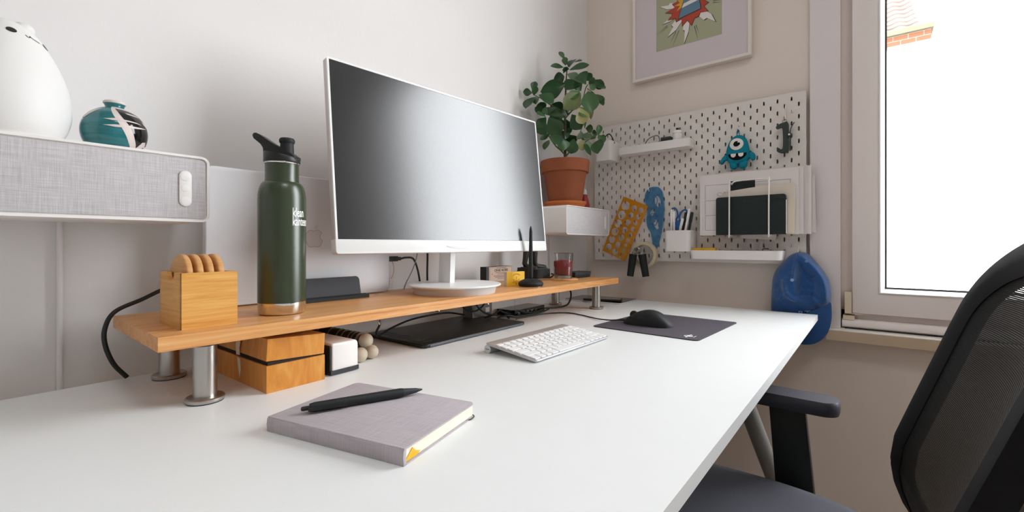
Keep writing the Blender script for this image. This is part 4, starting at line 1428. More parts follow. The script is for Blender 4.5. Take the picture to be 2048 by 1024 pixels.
def slot(cx, cz, w=0.005, h=0.015, n=4):
    pts = []
    for i in range(n + 1):
        a = PI * i / n
        pts.append((cx + w / 2 * math.cos(a), cz + h / 2 - w / 2 + w / 2 * math.sin(a)))
    for i in range(n + 1):
        a = PI + PI * i / n
        pts.append((cx + w / 2 * math.cos(a), cz - h / 2 + w / 2 + w / 2 * math.sin(a)))
    return pts


SCR = ((35, 2), (35, 24), (1, 2), (1, 24))
for kk in range(37):
    for rr in range(27):
        if (kk + rr) % 2 == 0 or (kk, rr) in SCR:
            continue
        loops.append(slot(-0.38 + 0.02 + 0.02 * kk, 0.54 - 0.02 * rr)[::-1])
board = plate(loops, -PX - 0.005, -PX, 'w')
obj('board', board, 'peg', pgb, smooth=False)
obj('slot_shade_rim', plate([rrect(0.748, 0.548, 0.008, 5, 0.0, 0.28), rrect(0.728, 0.528, 0.004, 5, 0.0, 0.28)[::-1]], 0.0005, -PX - 0.005, 'w'), 'peg_shade', pgb, smooth=False)  # unseen rim added to shut light out behind the board, darkening the slots
for kk, rr in SCR:
    sc_ = cyl(0.0065, (PX - 0.0022, -(-0.38 + 0.02 + 0.02 * kk), 0.54 - 0.02 * rr), 0.0023, 'x', 24, bev=0.0006)
    s_ = obj('screw', sc_, 'peg', pgb)
    obj('screw_slot', bx(PX - 0.0026, PX - 0.0021, 0.36 - 0.02 * kk - 0.0006, 0.36 - 0.02 * kk + 0.0006, 0.54 - 0.02 * rr - 0.004, 0.54 - 0.02 * rr + 0.004), 'dark_ink', s_, smooth=False)
    obj('spacer', cyl(0.009, (PX + 0.005, 0.36 - 0.02 * kk, 0.54 - 0.02 * rr), 0.0248, 'x', 20), 'white_plastic', s_)
# the slots show the wall behind, darkened by the added rim


def WP(y, z, out=0.0):
    """point in front of the pegboard"""
    return (PX - out, y, z)


def hook(y, ztop, label, drop=0.062):
    h = thing('peg_hook', label, 'hook', (PX, y, ztop), group='white wire hooks on the pegboard')
    obj('wire', tube([(0.004, 0, 0.0), (-0.003, 0, 0.0), (-0.004, 0, -0.004), (-0.004, 0, -drop), (-0.007, 0, -drop - 0.006), (-0.016, 0, -drop - 0.006), (-0.019, 0, -drop), (-0.020, 0, -drop + 0.008)], 0.0012, 8, 3), 'white_metal', h)
    return h


hook(-0.501, 0.704, 'empty white wire hook high on the pegboard')
hook(-0.621, 0.704, 'white wire hook carrying the blue monster toy', 0.060)
hook(-0.758, 0.684, 'white wire hook carrying the dark clamp tool', 0.040)
hook(-0.201, 0.444, 'white wire hook carrying the orange stencil', 0.022)
hook(-0.301, 0.464, 'white wire hook carrying the blue curve ruler', 0.022)
hook(-0.262, 0.244, 'white wire hook carrying the hand gripper and the tape', 0.016)
hook(-0.795, 0.224, 'white wire hook carrying the blue cap', 0.020)


# containers: open boxes with rounded front corners ('w' frame: a to the right, b up, c out)
def cup(name, label, cat, yc, z0, w, d, h, mat='white_plastic', r=0.014, thick=0.002, group=None):
    t = thing(name, label, cat, (PX - 0.001, yc, z0), group=group)

    def fp(ins, flip=False):      # footprint in (x, y): back straight, front corners rounded
        pts = rrect(w - 2 * ins, d - 2 * ins, (max(r - ins, 0.001), 0.001, 0.001, max(r - ins, 0.001)), 6, 0, 0)
        return [(-(d / 2) - b_ * -1, -a) for a, b_ in pts]
    o_ = fp(0)
    i_ = fp(thick)
    bm = B()
    n = len(o_)
    # taper slightly towards the bottom
    ob = [bm.verts.new((x * 0.985, y * 0.985, 0)) for x, y in o_]
    ot = [bm.verts.new((x, y, h)) for x, y in o_]
    it = [bm.verts.new((x, y, h)) for x, y in i_]
    ib = [bm.verts.new((x * 0.985, y * 0.985, thick)) for x, y in i_]
    for i in range(n):
        j = (i + 1) % n
        bm.faces.new((ob[i], ob[j], ot[j], ot[i]))
        bm.faces.new((ot[i], ot[j], it[j], it[i]))
        bm.faces.new((it[i], it[j], ib[j], ib[i]))
    bm.faces.new(ob[::-1])
    bm.faces.new(ib)
    bmesh.ops.recalc_face_normals(bm, faces=bm.faces[:])
    obj('container', bm, mat, t)
    tabs = B()
    for s in (-0.3, 0.3):
        box(tabs, -0.001, 0.006, s * w - 0.002, s * w + 0.002, h - 0.018, h - 0.008)
    obj('clip', tabs, mat, t, smooth=False)
    return t


cup('storage_cup', 'white storage cup at the top corner of the pegboard near the plant', 'container', -0.1335, 0.566, 0.071, 0.078, 0.079)
cup('pegboard_shelf', 'white narrow shelf across the upper part of the pegboard', 'shelf', -0.329, 0.5825, 0.282, 0.060, 0.030)
cup('pencil_cup', 'white cup of pens and scissors on the pegboard', 'container', -0.4305, 0.2015, 0.0925, 0.080, 0.076)
cup('pegboard_tray', 'white shallow tray at the bottom of the pegboard', 'tray', -0.6165, 0.176, 0.285, 0.080, 0.030, r=0.018)

# things in them
sb = thing('cable_reel', 'black looped cable sticking out of the white storage cup', 'cable', (-0.075, -0.13, 0.570))
obj('cord', tube([(0.0, 0.015, 0.0), (0.0, 0.012, 0.060), (-0.002, 0.005, 0.092), (-0.002, -0.012, 0.108), (-0.002, -0.026, 0.098), (-0.002, -0.040, 0.066)], 0.0022, 10), 'black_cable', sb)
obj('plug_body', bevel(bx(-0.006, 0.006, 0.004, 0.026, 0.060, 0.083), 0.002), 'black', sb)
wc = thing('white_pot', 'small white lidded pot on the upper pegboard shelf', 'pot', (-0.062, -0.417, 0.5847))
obj('body', lathe([(0, 0), (0.0155, 0), (0.0165, 0.004), (0.0165, 0.052), (0.0145, 0.056), (0, 0.056)], 32), 'white_plastic', wc)
obj('lid', lathe([(0, 0.056), (0.0170, 0.056), (0.0170, 0.063), (0.015, 0.065), (0, 0.065)], 32), 'white_gloss', wc)
tag(obj('bottle_stopper', lathe([(0, 0), (0.004, 0), (0.004, 0.004), (0.0055, 0.005), (0.0055, 0.010), (0, 0.011)], 20), 'dark_ink', loc=(-0.062, -0.417, 0.6499)), 'small dark knob on top of the white lidded pot', 'knob')
bi = thing('black_clip', 'small dark green clip on the upper pegboard shelf', 'clip', (-0.062, -0.377, 0.5847))
obj('jaw', bevel(bx(-0.014, 0.014, -0.018, 0.018, 0.0, 0.046), 0.002), 'cap_green', bi)
obj('teeth', bevel(bx(-0.0150, -0.014, -0.017, 0.017, 0.030, 0.040), 0.0003), 'black', bi)
gc = tag(obj('grey_cable', tube([(-0.060, -0.275, 0.587), (-0.060, -0.288, 0.612), (-0.060, -0.302, 0.634), (-0.060, -0.325, 0.644), (-0.060, -0.345, 0.640), (-0.060, -0.352, 0.600), (-0.060, -0.350, 0.587)], 0.0022, 8), 'leg_grey'), 'grey curved cord lying in the upper pegboard shelf', 'cable')
random.seed(9)
pts = [(-0.058 + random.uniform(-0.012, 0.012), -0.205 - 0.07 * i / 22 + random.uniform(-0.006, 0.006), 0.603 + random.uniform(-0.012, 0.016)) for i in range(23)]
pts[0] = (-0.058, -0.205, 0.587)
tag(obj('thin_chain', tube(pts, 0.0009, 6, 4), 'nickel'), 'crumpled thin wire lying at the near end of the upper pegboard shelf', 'wire')
tag(obj('yellow_pad', bevel(bx(-0.009, 0.009, -0.038, 0.038, 0, 0.036), 0.002), 'yellow', loc=(-0.085, -0.520, 0.1782)), 'yellow block lying in the bottom tray of the pegboard', 'block')
tag(obj('dark_strip', bevel(bx(-0.006, 0.006, -0.075, 0.075, 0, 0.0285), 0.001), 'leg_grey', loc=(-0.060, -0.655, 0.1782)), 'flat grey strip standing in the bottom tray beside the yellow block', 'strip')
tag(obj('allen_key', tube([(-0.075, -0.700, 0.180), (-0.078, -0.700, 0.210), (-0.072, -0.716, 0.212)], 0.0018, 6, 3), 'cap_green'), 'small dark bent key leaning in the bottom tray', 'tool')

# pens and scissors
scz = thing('scissors', 'scissors with bright blue handles in the pegboard cup', 'scissors', (-0.072, -0.425, 0.262))


def loop_handle(cy_, cz_, a, b_, th, tilt_):
    o1 = ell(a, b_, 28, cy_, cz_, tilt_)
    i1 = ell(a - th, b_ - th, 28, cy_, cz_, tilt_)
    return bevel(plate([o1, i1[::-1]], -0.003, 0.003, 'w'), 0.0012, 2, 0.9)


obj('handle', loop_handle(-0.016, 0.078, 0.0150, 0.025, 0.0055, 0.10), 'blue_handle', scz)
obj('handle', loop_handle(0.0165, 0.071, 0.0150, 0.024, 0.0055, -0.40), 'blue_handle', scz)
obj('shank', bevel(prism([(-0.020, 0.062), (-0.006, 0.054), (0.006, 0.054), (0.020, 0.058), (0.008, 0.020), (-0.004, 0.0), (-0.010, 0.0), (-0.014, 0.02)], -0.003, 0.003, 'w'), 0.001), 'blue_handle', scz)
obj('blade', bevel(prism([(-0.012, 0.02), (0.004, 0.02), (-0.002, -0.055), (-0.006, -0.055)], -0.001, 0.001, 'w'), 0.0003), 'steel', scz)
pens = [(-0.396, -0.060, 0.003, 0.115, 'black', 'dark pen at the near edge of the pegboard cup'),
        (-0.403, -0.085, 0.00, 0.150, 'white_plastic', 'tall white marker at the near side of the pegboard cup'),
        (-0.411, -0.080, 0.02, 0.143, 'white_gloss', 'second white marker beside the scissors in the cup'),
        (-0.437, -0.092, -0.40, 0.118, 'white_plastic', 'white pen crossing in front of the scissors in the cup'),
        (-0.443, -0.080, -0.32, 0.140, 'black', 'black pen just behind the scissors in the cup'),
        (-0.450, -0.062, -0.28, 0.150, 'paper2', 'pale grey marker behind the black pen in the cup'),
        (-0.455, -0.088, -0.34, 0.152, 'white_gloss', 'white slanting pen at the window side of the cup'),
        (-0.462, -0.070, -0.32, 0.140, 'cap_green', 'dark green pen at the window side of the cup')]
for (y, x, lean, ln, mt_, lab) in pens:
    zb = 0.2036
    dirv = Vector((0, lean * 0.55, 1)).normalized()
    yb_ = y - lean * 0.55 * 0.075
    t = thing('pen', lab, 'pen', (x, yb_, zb + 0.0025), group='pens in the pegboard cup', rx=-math.atan(lean * 0.55))
    obj('barrel', lathe([(0, 0), (0.0025, 0.004), (0.0040, 0.012), (0.0040, ln - 0.038), (0, ln - 0.038)], 16), mt_, t)
    obj('pen_cap', lathe([(0, ln - 0.038), (0.0050, ln - 0.038), (0.0050, ln - 0.003), (0.0040, ln), (0, ln)], 16), mt_, t)

# orange circle stencil (plane x = PX-0.018)
tm = thing('circle_stencil', 'orange see-through stencil sheet with round holes hanging on the pegboard', 'stencil', (PX - 0.017, -0.201, 0.413))
TA = math.atan2(0.047, 0.107)      # top edge falls to the right
ux, uz = math.cos(-TA), math.sin(-TA)       # along the top edge
vx, vz = math.sin(-TA), -math.cos(-TA)      # down the side


def TP(s, t):
    return (s * ux + t * vx - 0.0, s * uz + t * vz)


TW, TL = 0.112, 0.240
otl = [TP(-0.008, -0.006), TP(TW - 0.008, -0.006), TP(TW - 0.008, TL - 0.006), TP(-0.008, TL - 0.006)]
holes = []
colA = [(0.018, 0.026, 0.0185), (0.017, 0.066, 0.0182), (0.017, 0.104, 0.0170), (0.017, 0.140, 0.0160), (0.017, 0.175, 0.0148), (0.017, 0.208, 0.0140)]
colB = [(0.056, 0.022, 0.0122), (0.055, 0.053, 0.0120), (0.054, 0.085, 0.0130), (0.053, 0.118, 0.0135), (0.052, 0.152, 0.0135), (0.051, 0.184, 0.0132), (0.050, 0.216, 0.0130)]
colC = [(0.086, 0.020, 0.0120), (0.085, 0.048, 0.0110), (0.084, 0.075, 0.0105), (0.084, 0.101, 0.0100), (0.083, 0.126, 0.0090), (0.083, 0.150, 0.0085), (0.082, 0.173, 0.0078), (0.081, 0.194, 0.0070), (0.080, 0.212, 0.0060), (0.079, 0.226, 0.0050)]
for s, t, r in colA + colB + colC:
    c = TP(s - 0.003, t)
    holes.append(ell(r, r, 24, c[0], c[1])[::-1])
for i in range(7):
    c = TP(0.098, 0.110 + i * 0.014)
    holes.append(ell(0.0022, 0.0022, 10, c[0], c[1])[::-1])
obj('sheet', plate([otl] + holes, 0, 0.0012, 'w'), 'template', tm, smooth=False)

# blue French curve sheet (further from the board edge)
fc = thing('curve_ruler', 'blue see-through curve ruler hanging beside the orange stencil', 'ruler', (PX - 0.008, -0.318, 0.44))
fo = [(0.000, 0.012), (0.020, 0.008), (0.033, -0.010), (0.039, -0.045), (0.040, -0.085), (0.037, -0.125), (0.031, -0.165), (0.021, -0.205), (0.008, -0.245), (0.000, -0.272), (-0.004, -0.262), (-0.004, -0.225), (-0.008, -0.190), (-0.014, -0.165), (-0.024, -0.150), (-0.030, -0.120), (-0.026, -0.088), (-0.030, -0.060), (-0.037, -0.035), (-0.032, -0.008), (-0.018, 0.008)]
fo = [(p.x, p.y) for p in spline([(a, b_, 0) for a, b_ in fo] + [(fo[0][0], fo[0][1], 0)], 4)[:-1]]
hs = [ell(0.012, 0.022, 24, 0.014, -0.045, 0.25), ell(0.008, 0.014, 20, -0.006, -0.088, -0.4), ell(0.010, 0.020, 20, 0.010, -0.135, 0.3), ell(0.0028, 0.0050, 12, -0.010, -0.005)]
obj('sheet', plate([fo] + [h_[::-1] for h_ in hs], 0, 0.0015, 'w'), 'curve_blue', fc, smooth=False)
obj('inner_curve', plate([ell(0.0165, 0.027, 28, -0.002, -0.050, -0.25), ell(0.0135, 0.024, 28, -0.002, -0.050, -0.25)[::-1]], 0.0018, 0.0024, 'w'), 'curve_blue', fc, smooth=False)
obj('inner_curve', plate([ell(0.0150, 0.025, 28, 0.000, -0.115, 0.25), ell(0.0115, 0.0215, 28, 0.000, -0.115, 0.25)[::-1]], 0.0018, 0.0024, 'w'), 'curve_blue', fc, smooth=False)

# roll of tape and hand gripper
tp_ = thing('tape_roll', 'beige roll of masking tape hanging behind the black hand gripper', 'tape', (PX - 0.026, -0.287, 0.186))
obj('tape', plate([ell(0.051, 0.051, 56), ell(0.040, 0.040, 56)[::-1]], -0.010, 0.010, 'w'), 'masking', tp_)
obj('cardboard_core', plate([ell(0.040, 0.040, 56), ell(0.0375, 0.0375, 56)[::-1]], -0.0102, 0.0102, 'w'), 'masking_core', tp_)
gp = thing('hand_gripper', 'black handled hand gripper with a steel coil spring on the pegboard', 'gripper', (PX - 0.060, -0.272, 0.203))
coil = []
for i in range(60):
    a = 2 * PI * i / 60 * 3.0
    coil.append((-0.009 + 0.018 * i / 60, 0.011 * math.cos(a), 0.011 * math.sin(a)))
obj('coil_spring', tube(coil, 0.0014, 8, 1), 'nickel', gp)
obj('spring_arm', tube([(-0.009, 0.011, 0.0), (-0.006, 0.018, -0.012), (-0.004, 0.020, -0.022)], 0.0014, 8), 'nickel', gp)
obj('spring_arm', tube([(0.009, -0.011, 0.0), (0.004, -0.017, -0.012), (0.002, -0.020, -0.022)], 0.0014, 8), 'nickel', gp)
for sgn, top, bot in ((1, 0.0165, 0.0290), (-1, -0.0195, -0.0345)):
    hb = B()
    for zz, w_ in ((-0.015, 0.0160), (-0.060, 0.0140), (-0.098, 0.0125)):
        pass
    A1 = Vector((0, top, -0.015)); B1 = Vector((0, bot, -0.100))
    obj('handle', tube([A1, (A1 + B1) / 2, B1], 0.0150, 20, 2, r2=0.0128), 'black_soft', gp)

# monster toy
mt_ = thing('monster_toy', 'blue felt one-eyed monster toy hanging on the pegboard', 'toy', (PX - 0.022, -0.621, 0.548))


def pillow(outline, c, th, k=4, ax='w'):
    """stuffed shape: outline domed on both sides"""
    bm = B()
    f = AX[ax]
    rings = []
    for s in range(-k, k + 1):
        q = s / k
        sc2 = 1 - 0.55 * abs(q) ** 2.2 if abs(q) < 1 else 0.40
        rings.append([bm.verts.new(f(c[0] + (a - c[0]) * sc2, c[1] + (b_ - c[1]) * sc2, th * math.sin(q * PI / 2))) for a, b_ in outline])
    n = len(outline)
    for r0, r1 in zip(rings, rings[1:]):
        for i in range(n):
            bm.faces.new((r0[i], r0[(i + 1) % n], r1[(i + 1) % n], r1[i]))
    bm.faces.new(rings[0][::-1]); bm.faces.new(rings[-1])
    bmesh.ops.recalc_face_normals(bm, faces=bm.faces[:])
    return bm


def smo(pts, k=5):
    return [(p.x, p.y) for p in spline([(a, b_, 0) for a, b_ in pts] + [(pts[0][0], pts[0][1], 0)], k)[:-1]]


bo_ = smo([(-0.004, 0.056), (-0.018, 0.048), (-0.030, 0.030), (-0.036, 0.010), (-0.038, -0.008), (-0.036, -0.024), (-0.030, -0.038), (-0.014, -0.044), (0.0, -0.046), (0.014, -0.044), (0.030, -0.036), (0.036, -0.022), (0.036, -0.004), (0.032, 0.018), (0.026, 0.038), (0.012, 0.053)])
obj('body', pillow(bo_, (0, 0), 0.016), 'felt_teal', mt_, ang=3.0)
obj('arm', pillow(smo([(-0.034, -0.006), (-0.046, -0.012), (-0.056, -0.026), (-0.058, -0.038), (-0.050, -0.040), (-0.042, -0.030), (-0.032, -0.026)]), (-0.044, -0.022), 0.008), 'felt_teal', mt_, ang=3.0)
obj('arm', pillow(smo([(0.032, -0.006), (0.044, -0.008), (0.052, -0.018), (0.053, -0.032), (0.045, -0.038), (0.037, -0.030), (0.030, -0.024)]), (0.042, -0.020), 0.008), 'felt_teal', mt_, ang=3.0)
obj('leg', pillow(smo([(-0.028, -0.034), (-0.004, -0.038), (-0.003, -0.056), (-0.014, -0.062), (-0.025, -0.056)]), (-0.015, -0.048), 0.010), 'felt_teal', mt_, ang=3.0)
obj('leg', pillow(smo([(0.004, -0.038), (0.027, -0.034), (0.025, -0.056), (0.014, -0.062), (0.003, -0.056)]), (0.015, -0.048), 0.010), 'felt_teal', mt_, ang=3.0)
obj('hanging_loop', tube([(-0.0, 0.004, 0.054), (0, 0.004, 0.068), (0, 0.0, 0.073), (0, -0.003, 0.068), (0, -0.003, 0.054)], 0.0014, 6), 'felt_teal', mt_)
ey = obj('eye', bevel(prism(ell(0.0215, 0.0200, 36, -0.002, 0.022), 0.0125, 0.0180, 'w'), 0.0015, 2, 0.9), 'felt_white', mt_)
obj('pupil', prism(smo([(-0.012, 0.022), (-0.008, 0.030), (0.002, 0.032), (0.001, 0.027), (0.008, 0.026), (0.009, 0.020), (0.001, 0.014), (-0.008, 0.015)]), 0.0180, 0.0188, 'w'), 'felt_black', ey)
mou = obj('mouth', bevel(prism([(-0.029, -0.010)] + [(-0.029 * math.cos(PI * i / 16), -0.010 - 0.023 * math.sin(PI * i / 16)) for i in range(1, 16)] + [(0.029, -0.010)], 0.010, 0.0165, 'w'), 0.0005), 'felt_black', mt_)
for cx in (-0.012, 0.0115):
    obj('tooth', prism([(cx - 0.008, -0.010)] + [(cx - 0.008 * math.cos(PI * i / 10), -0.014 - 0.0085 * math.sin(PI * i / 10)) for i in range(0, 11)] + [(cx + 0.008, -0.010)], 0.0165, 0.0175, 'w'), 'felt_white', mou)

# dark clamp tool
ct = thing('clamp_tool', 'dark green metal clamp tool hanging at the top of the pegboard', 'tool', (PX - 0.020, -0.758, 0.575))
obj('frame', bevel(plate([smo([(-0.004, 0.048), (0.006, 0.050), (0.010, 0.045), (0.012, 0.030), (0.012, -0.045), (0.004, -0.050), (-0.010, -0.050), (-0.019, -0.045), (-0.021, -0.037), (-0.015, -0.033), (-0.010, -0.038), (-0.005, -0.034), (-0.004, -0.010), (-0.005, 0.022), (-0.008, 0.032), (-0.019, 0.030), (-0.024, 0.033), (-0.022, 0.040), (-0.012, 0.046)], 3)], -0.005, 0.005, 'w'), 0.0012, 2, 0.9), 'cap_green', ct)
obj('knob', cyl(0.0070, (-0.005, -0.014, 0.006), 0.010, 'x', 24, bev=0.001), 'cap_green', ct, loc=(-0.005, 0, 0))
obj('knob_bolt', cyl(0.0030, (-0.0110, -0.014, 0.006), 0.002, 'x', 16), 'white_plastic', ct)
obj('lever', tube([(0, -0.014, 0.010), (0, -0.018, 0.028), (0, -0.024, 0.040), (0, -0.027, 0.045)], 0.0014, 8), 'cap_green', ct)
obj('rod', tube([(0, -0.016, 0.004), (0, -0.0155, -0.046)], 0.0020, 8, 0), 'cap_green', ct)
obj('hanging_wire', tube([(0, 0.004, 0.044), (0.002, 0.006, 0.055), (0.004, 0.0, 0.060), (0.002, -0.006, 0.055), (0, -0.004, 0.044)], 0.0010, 6), 'nickel', ct)

# letter rack with papers
rk = thing('letter_rack', 'white wire letter rack on the pegboard holding papers', 'rack', (PX, -0.665, 0.258))
for y in (-0.608, -0.724):
    obj('front_wire', tube([(0.0, y + 0.665, 0.176), (-0.080, y + 0.665, 0.176), (-0.088, y + 0.665, 0.170), (-0.090, y + 0.665, 0.006), (-0.086, y + 0.665, -0.001), (0.002, y + 0.665, -0.001)], 0.0024, 10, 3), 'white_metal', rk)
obj('cross_wire', tube([(-0.060, 0.057, 0.172), (-0.064, 0.040, 0.182), (-0.064, -0.040, 0.182), (-0.060, -0.059, 0.172)], 0.0022, 10, 4), 'white_metal', rk)
random.seed(3)


def sheet(name, label, cat, yl, yr, z0, z1, out, mat, th=0.0012, tiltr=0.0, group='papers in the letter rack'):
    w = yl - yr
    t = thing(name, label, cat, (PX - out, (yl + yr) / 2, z0), group=group, rx=tiltr)
    obj('page', bx(-th / 2, th / 2, -w / 2, w / 2, 0, z1 - z0), mat, t, smooth=False)
    return t


sheet('paper_sheet', 'rearmost white sheet jutting out furthest toward the window', 'paper', -0.500, -0.842, 0.262, 0.440, 0.012, 'paper2', 0.003, -0.02)
sheet('paper_stack', 'thick pile of white papers at the back of the rack', 'papers', -0.515, -0.830, 0.260, 0.476, 0.022, 'paper', 0.008)
sheet('paper_sheet', 'white sheet slightly raised behind the printed form', 'paper', -0.500, -0.820, 0.260, 0.478, 0.030, 'paper2', 0.003, 0.008)
sheet('paper_sheet', 'small patterned leaflet poking out below the black notebook', 'leaflet', -0.632, -0.735, 0.244, 0.40, 0.036, 'paper2', 0.0012, 0.06)
sheet('paper_sheet', 'white sheet right behind the printed form', 'paper', -0.508, -0.812, 0.260, 0.472, 0.041, 'paper', 0.003, -0.004)
fm = sheet('printed_form', 'white printed form with boxes and a dark rectangle', 'paper', -0.503, -0.800, 0.2585, 0.471, 0.050, 'paper', 0.0012, 0.0)
pr = B()


def line(y0, z0, y1, z1, w=0.0007):
    box(pr, -0.0010, -0.0006, min(y0, y1) - w / 2, max(y0, y1) + w / 2, min(z0, z1) - w / 2, max(z0, z1) + w / 2)


yc = 0.1485      # local y of the near edge
for zz in (0.018, 0.070, 0.122, 0.176):
    line(yc - 0.018, zz, yc - 0.275, zz)
line(yc - 0.018, 0.018, yc - 0.018, 0.070); line(yc - 0.018, 0.074, yc - 0.018, 0.122); line(yc - 0.018, 0.126, yc - 0.018, 0.176)
line(yc - 0.275, 0.018, yc - 0.275, 0.176)
for i in range(9):
    line(yc - 0.247 - i * 0.0028, 0.024 + (i % 3) * 0.001, yc - 0.248 - i * 0.0028, 0.028)
for i in range(8):
    line(yc - 0.009, 0.02 + i * 0.006, yc - 0.0095, 0.021 + i * 0.006)
obj('printed_lines', pr, 'dark_ink', fm, smooth=False)
obj('dark_rectangle', bx(-0.0011, -0.0006, yc - 0.175, yc - 0.100, 0.150, 0.184), 'notebook_green', fm, smooth=False)
obj('round_stamp', plate([ell(0.009, 0.006, 24, 0, 0), ell(0.0083, 0.0053, 24, 0, 0)[::-1]], 0.0006, 0.0010, 'w'), 'dark_ink', fm, loc=(0, yc - 0.066, 0.142), smooth=False)
sq = tube([(-0.0008, 0, 0), (-0.0008, -0.004, 0.004), (-0.0008, -0.008, -0.002), (-0.0008, -0.012, 0.004), (-0.0008, -0.017, 0.0), (-0.0008, -0.022, 0.004)], 0.0005, 6)
obj('scribble', sq, 'dark_ink', fm, loc=(0, yc - 0.078, 0.144))
flat_ = text('notable', 0.008, 0.0002)
for v in flat_.verts:
    v.co = (-0.0008 - v.co.z, -v.co.x, v.co.y)
obj('lettering', flat_, 'dark_ink', fm, loc=(0, yc - 0.244, 0.020), smooth=False)

en = thing('envelope', 'cream envelope standing in the rack behind the black notebook', 'envelope', (PX - 0.062, -0.680, 0.262), group='papers in the letter rack')
ep = [(-0.113, 0.0), (0.110, 0.0), (0.112, 0.152), (0.106, 0.159), (0.06, 0.158), (-0.02, 0.152), (-0.075, 0.146), (-0.100, 0.136), (-0.109, 0.128)]
obj('paper_body', prism(ep, -0.001, 0.001, 'w'), 'envelope', en, smooth=False)
nk_ = thing('notebook', 'black soft cover notebook held behind the wires of the letter rack', 'notebook', (PX - 0.074, -0.6665, 0.2585))
npf = rrect(0.206, 0.128, (0.001, 0.008, 0.008, 0.001), 5, 0, 0.064)
obj('cover', bevel(prism(npf, -0.0065, 0.0065, 'w'), 0.0012, 2, 0.9), 'notebook_green', nk_)
obj('page_block', bx(-0.0045, 0.0045, -0.1036, -0.09, 0.003, 0.115), 'pages', nk_, smooth=False)
obj('elastic_band', bevel(bx(-0.0074, 0.0074, -0.105, 0.02, 0.1095, 0.114), 0.0006), 'black', nk_)

# blue cap on its hook
hat = thing('baseball_cap', 'faded blue baseball cap hanging on the pegboard hook by the window', 'cap', (-0.034, -0.800, 0.06))
# crown: a soft dome pushed in on one side, seen from its top; u runs towards the window, v up
ho = smo([(-0.004, 0.143), (-0.026, 0.133), (-0.046, 0.112), (-0.067, 0.085), (-0.077, 0.058), (-0.081, 0.012), (-0.083, -0.030), (-0.081, -0.060), (-0.061, -0.078), (-0.020, -0.076), (0.017, -0.062), (0.056, -0.040), (0.077, -0.019), (0.081, 0.010), (0.078, 0.043), (0.070, 0.068), (0.056, 0.091), (0.040, 0.114), (0.026, 0.132), (0.012, 0.141)], 6)
CREASE = [(-0.003, 0.138), (-0.008, 0.099), (-0.013, 0.058)]
RIM = [(-0.001, 0.138), (0.020, 0.118), (0.045, 0.094), (0.063, 0.065), (0.071, 0.033), (0.074, -0.003)]
FOLD = [(-0.037, 0.050), (-0.035, 0.019), (-0.020, -0.001), (-0.003, -0.014), (0.017, -0.028), (0.037, -0.034), (0.056, -0.031), (0.072, -0.014)]
SMALL = [(0.040, -0.004), (0.050, -0.022), (0.056, -0.036)]
FANS = [[(-0.018, 0.062), (-0.040, 0.085)], [(-0.020, 0.055), (-0.050, 0.066)], [(-0.020, 0.050), (-0.052, 0.048)], [(-0.036, 0.030), (-0.055, 0.020)], [(-0.030, 0.012), (-0.052, -0.010)]]
HOLLOW = [(-0.010, 0.120), (0.018, 0.110), (0.050, 0.075), (0.062, 0.035), (0.060, -0.005), (0.035, -0.022), (0.010, -0.012), (-0.010, 0.004), (-0.014, 0.050)]


def seg_d(p, line):
    best = 1e9
    for (ax0, ay0), (bx1, by1) in zip(line, line[1:]):
        dx0, dy0 = bx1 - ax0, by1 - ay0
        t = max(0.0, min(1.0, ((p[0] - ax0) * dx0 + (p[1] - ay0) * dy0) / (dx0 * dx0 + dy0 * dy0)))
        best = min(best, math.hypot(p[0] - ax0 - t * dx0, p[1] - ay0 - t * dy0))
    return best


def inside(p, poly):
    c = False
    for k1 in range(len(poly)):
        (xa, ya), (xb, yb1) = poly[k1], poly[k1 - 1]
        if (ya > p[1]) != (yb1 > p[1]) and p[0] < (xb - xa) * (p[1] - ya) / (yb1 - ya) + xa:
            c = not c
    return c


def crown_h(u, v, q):
    """how far the cloth stands out from the wall at (u, v); q is 0 at the centre and 1 on the outline"""
    top = 0.058 if v > 0.0 else 0.058 - 0.016 * min(-v / 0.03, 1.0)
    e = max(1 - q ** 4, 0.0)
    d = top * max(1 - q ** 3.2, 0.0) ** 0.5
    dh = seg_d((u, v), HOLLOW + [HOLLOW[0]])
    if inside((u, v), HOLLOW):
        d -= 0.034 * (1 - math.exp(-(dh / 0.016) ** 1.6)) * e
    d += 0.0085 * math.exp(-(seg_d((u, v), CREASE) / 0.006) ** 2) * e
    d += 0.0100 * math.exp(-(seg_d((u, v), RIM) / 0.006) ** 2) * min(e * 2, 1)
    d += (0.0130 if v > -0.012 else 0.006) * math.exp(-(seg_d((u, v), FOLD) / 0.0085) ** 2) * e
    d += 0.0090 * math.exp(-(seg_d((u, v), SMALL) / 0.005) ** 2) * e
    for fl in FANS:
        d += 0.0038 * math.exp(-(seg_d((u, v), fl) / 0.0055) ** 2) * e
    nn = Vector((u * 30, v * 30, 0.3))
    d += (0.0042 * noise.noise(nn) + 0.0026 * noise.noise(nn * 2.7) + 0.0012 * noise.noise(nn * 6.5)) * e
    if v < -0.02:
        d = min(d, 0.046)
    return d


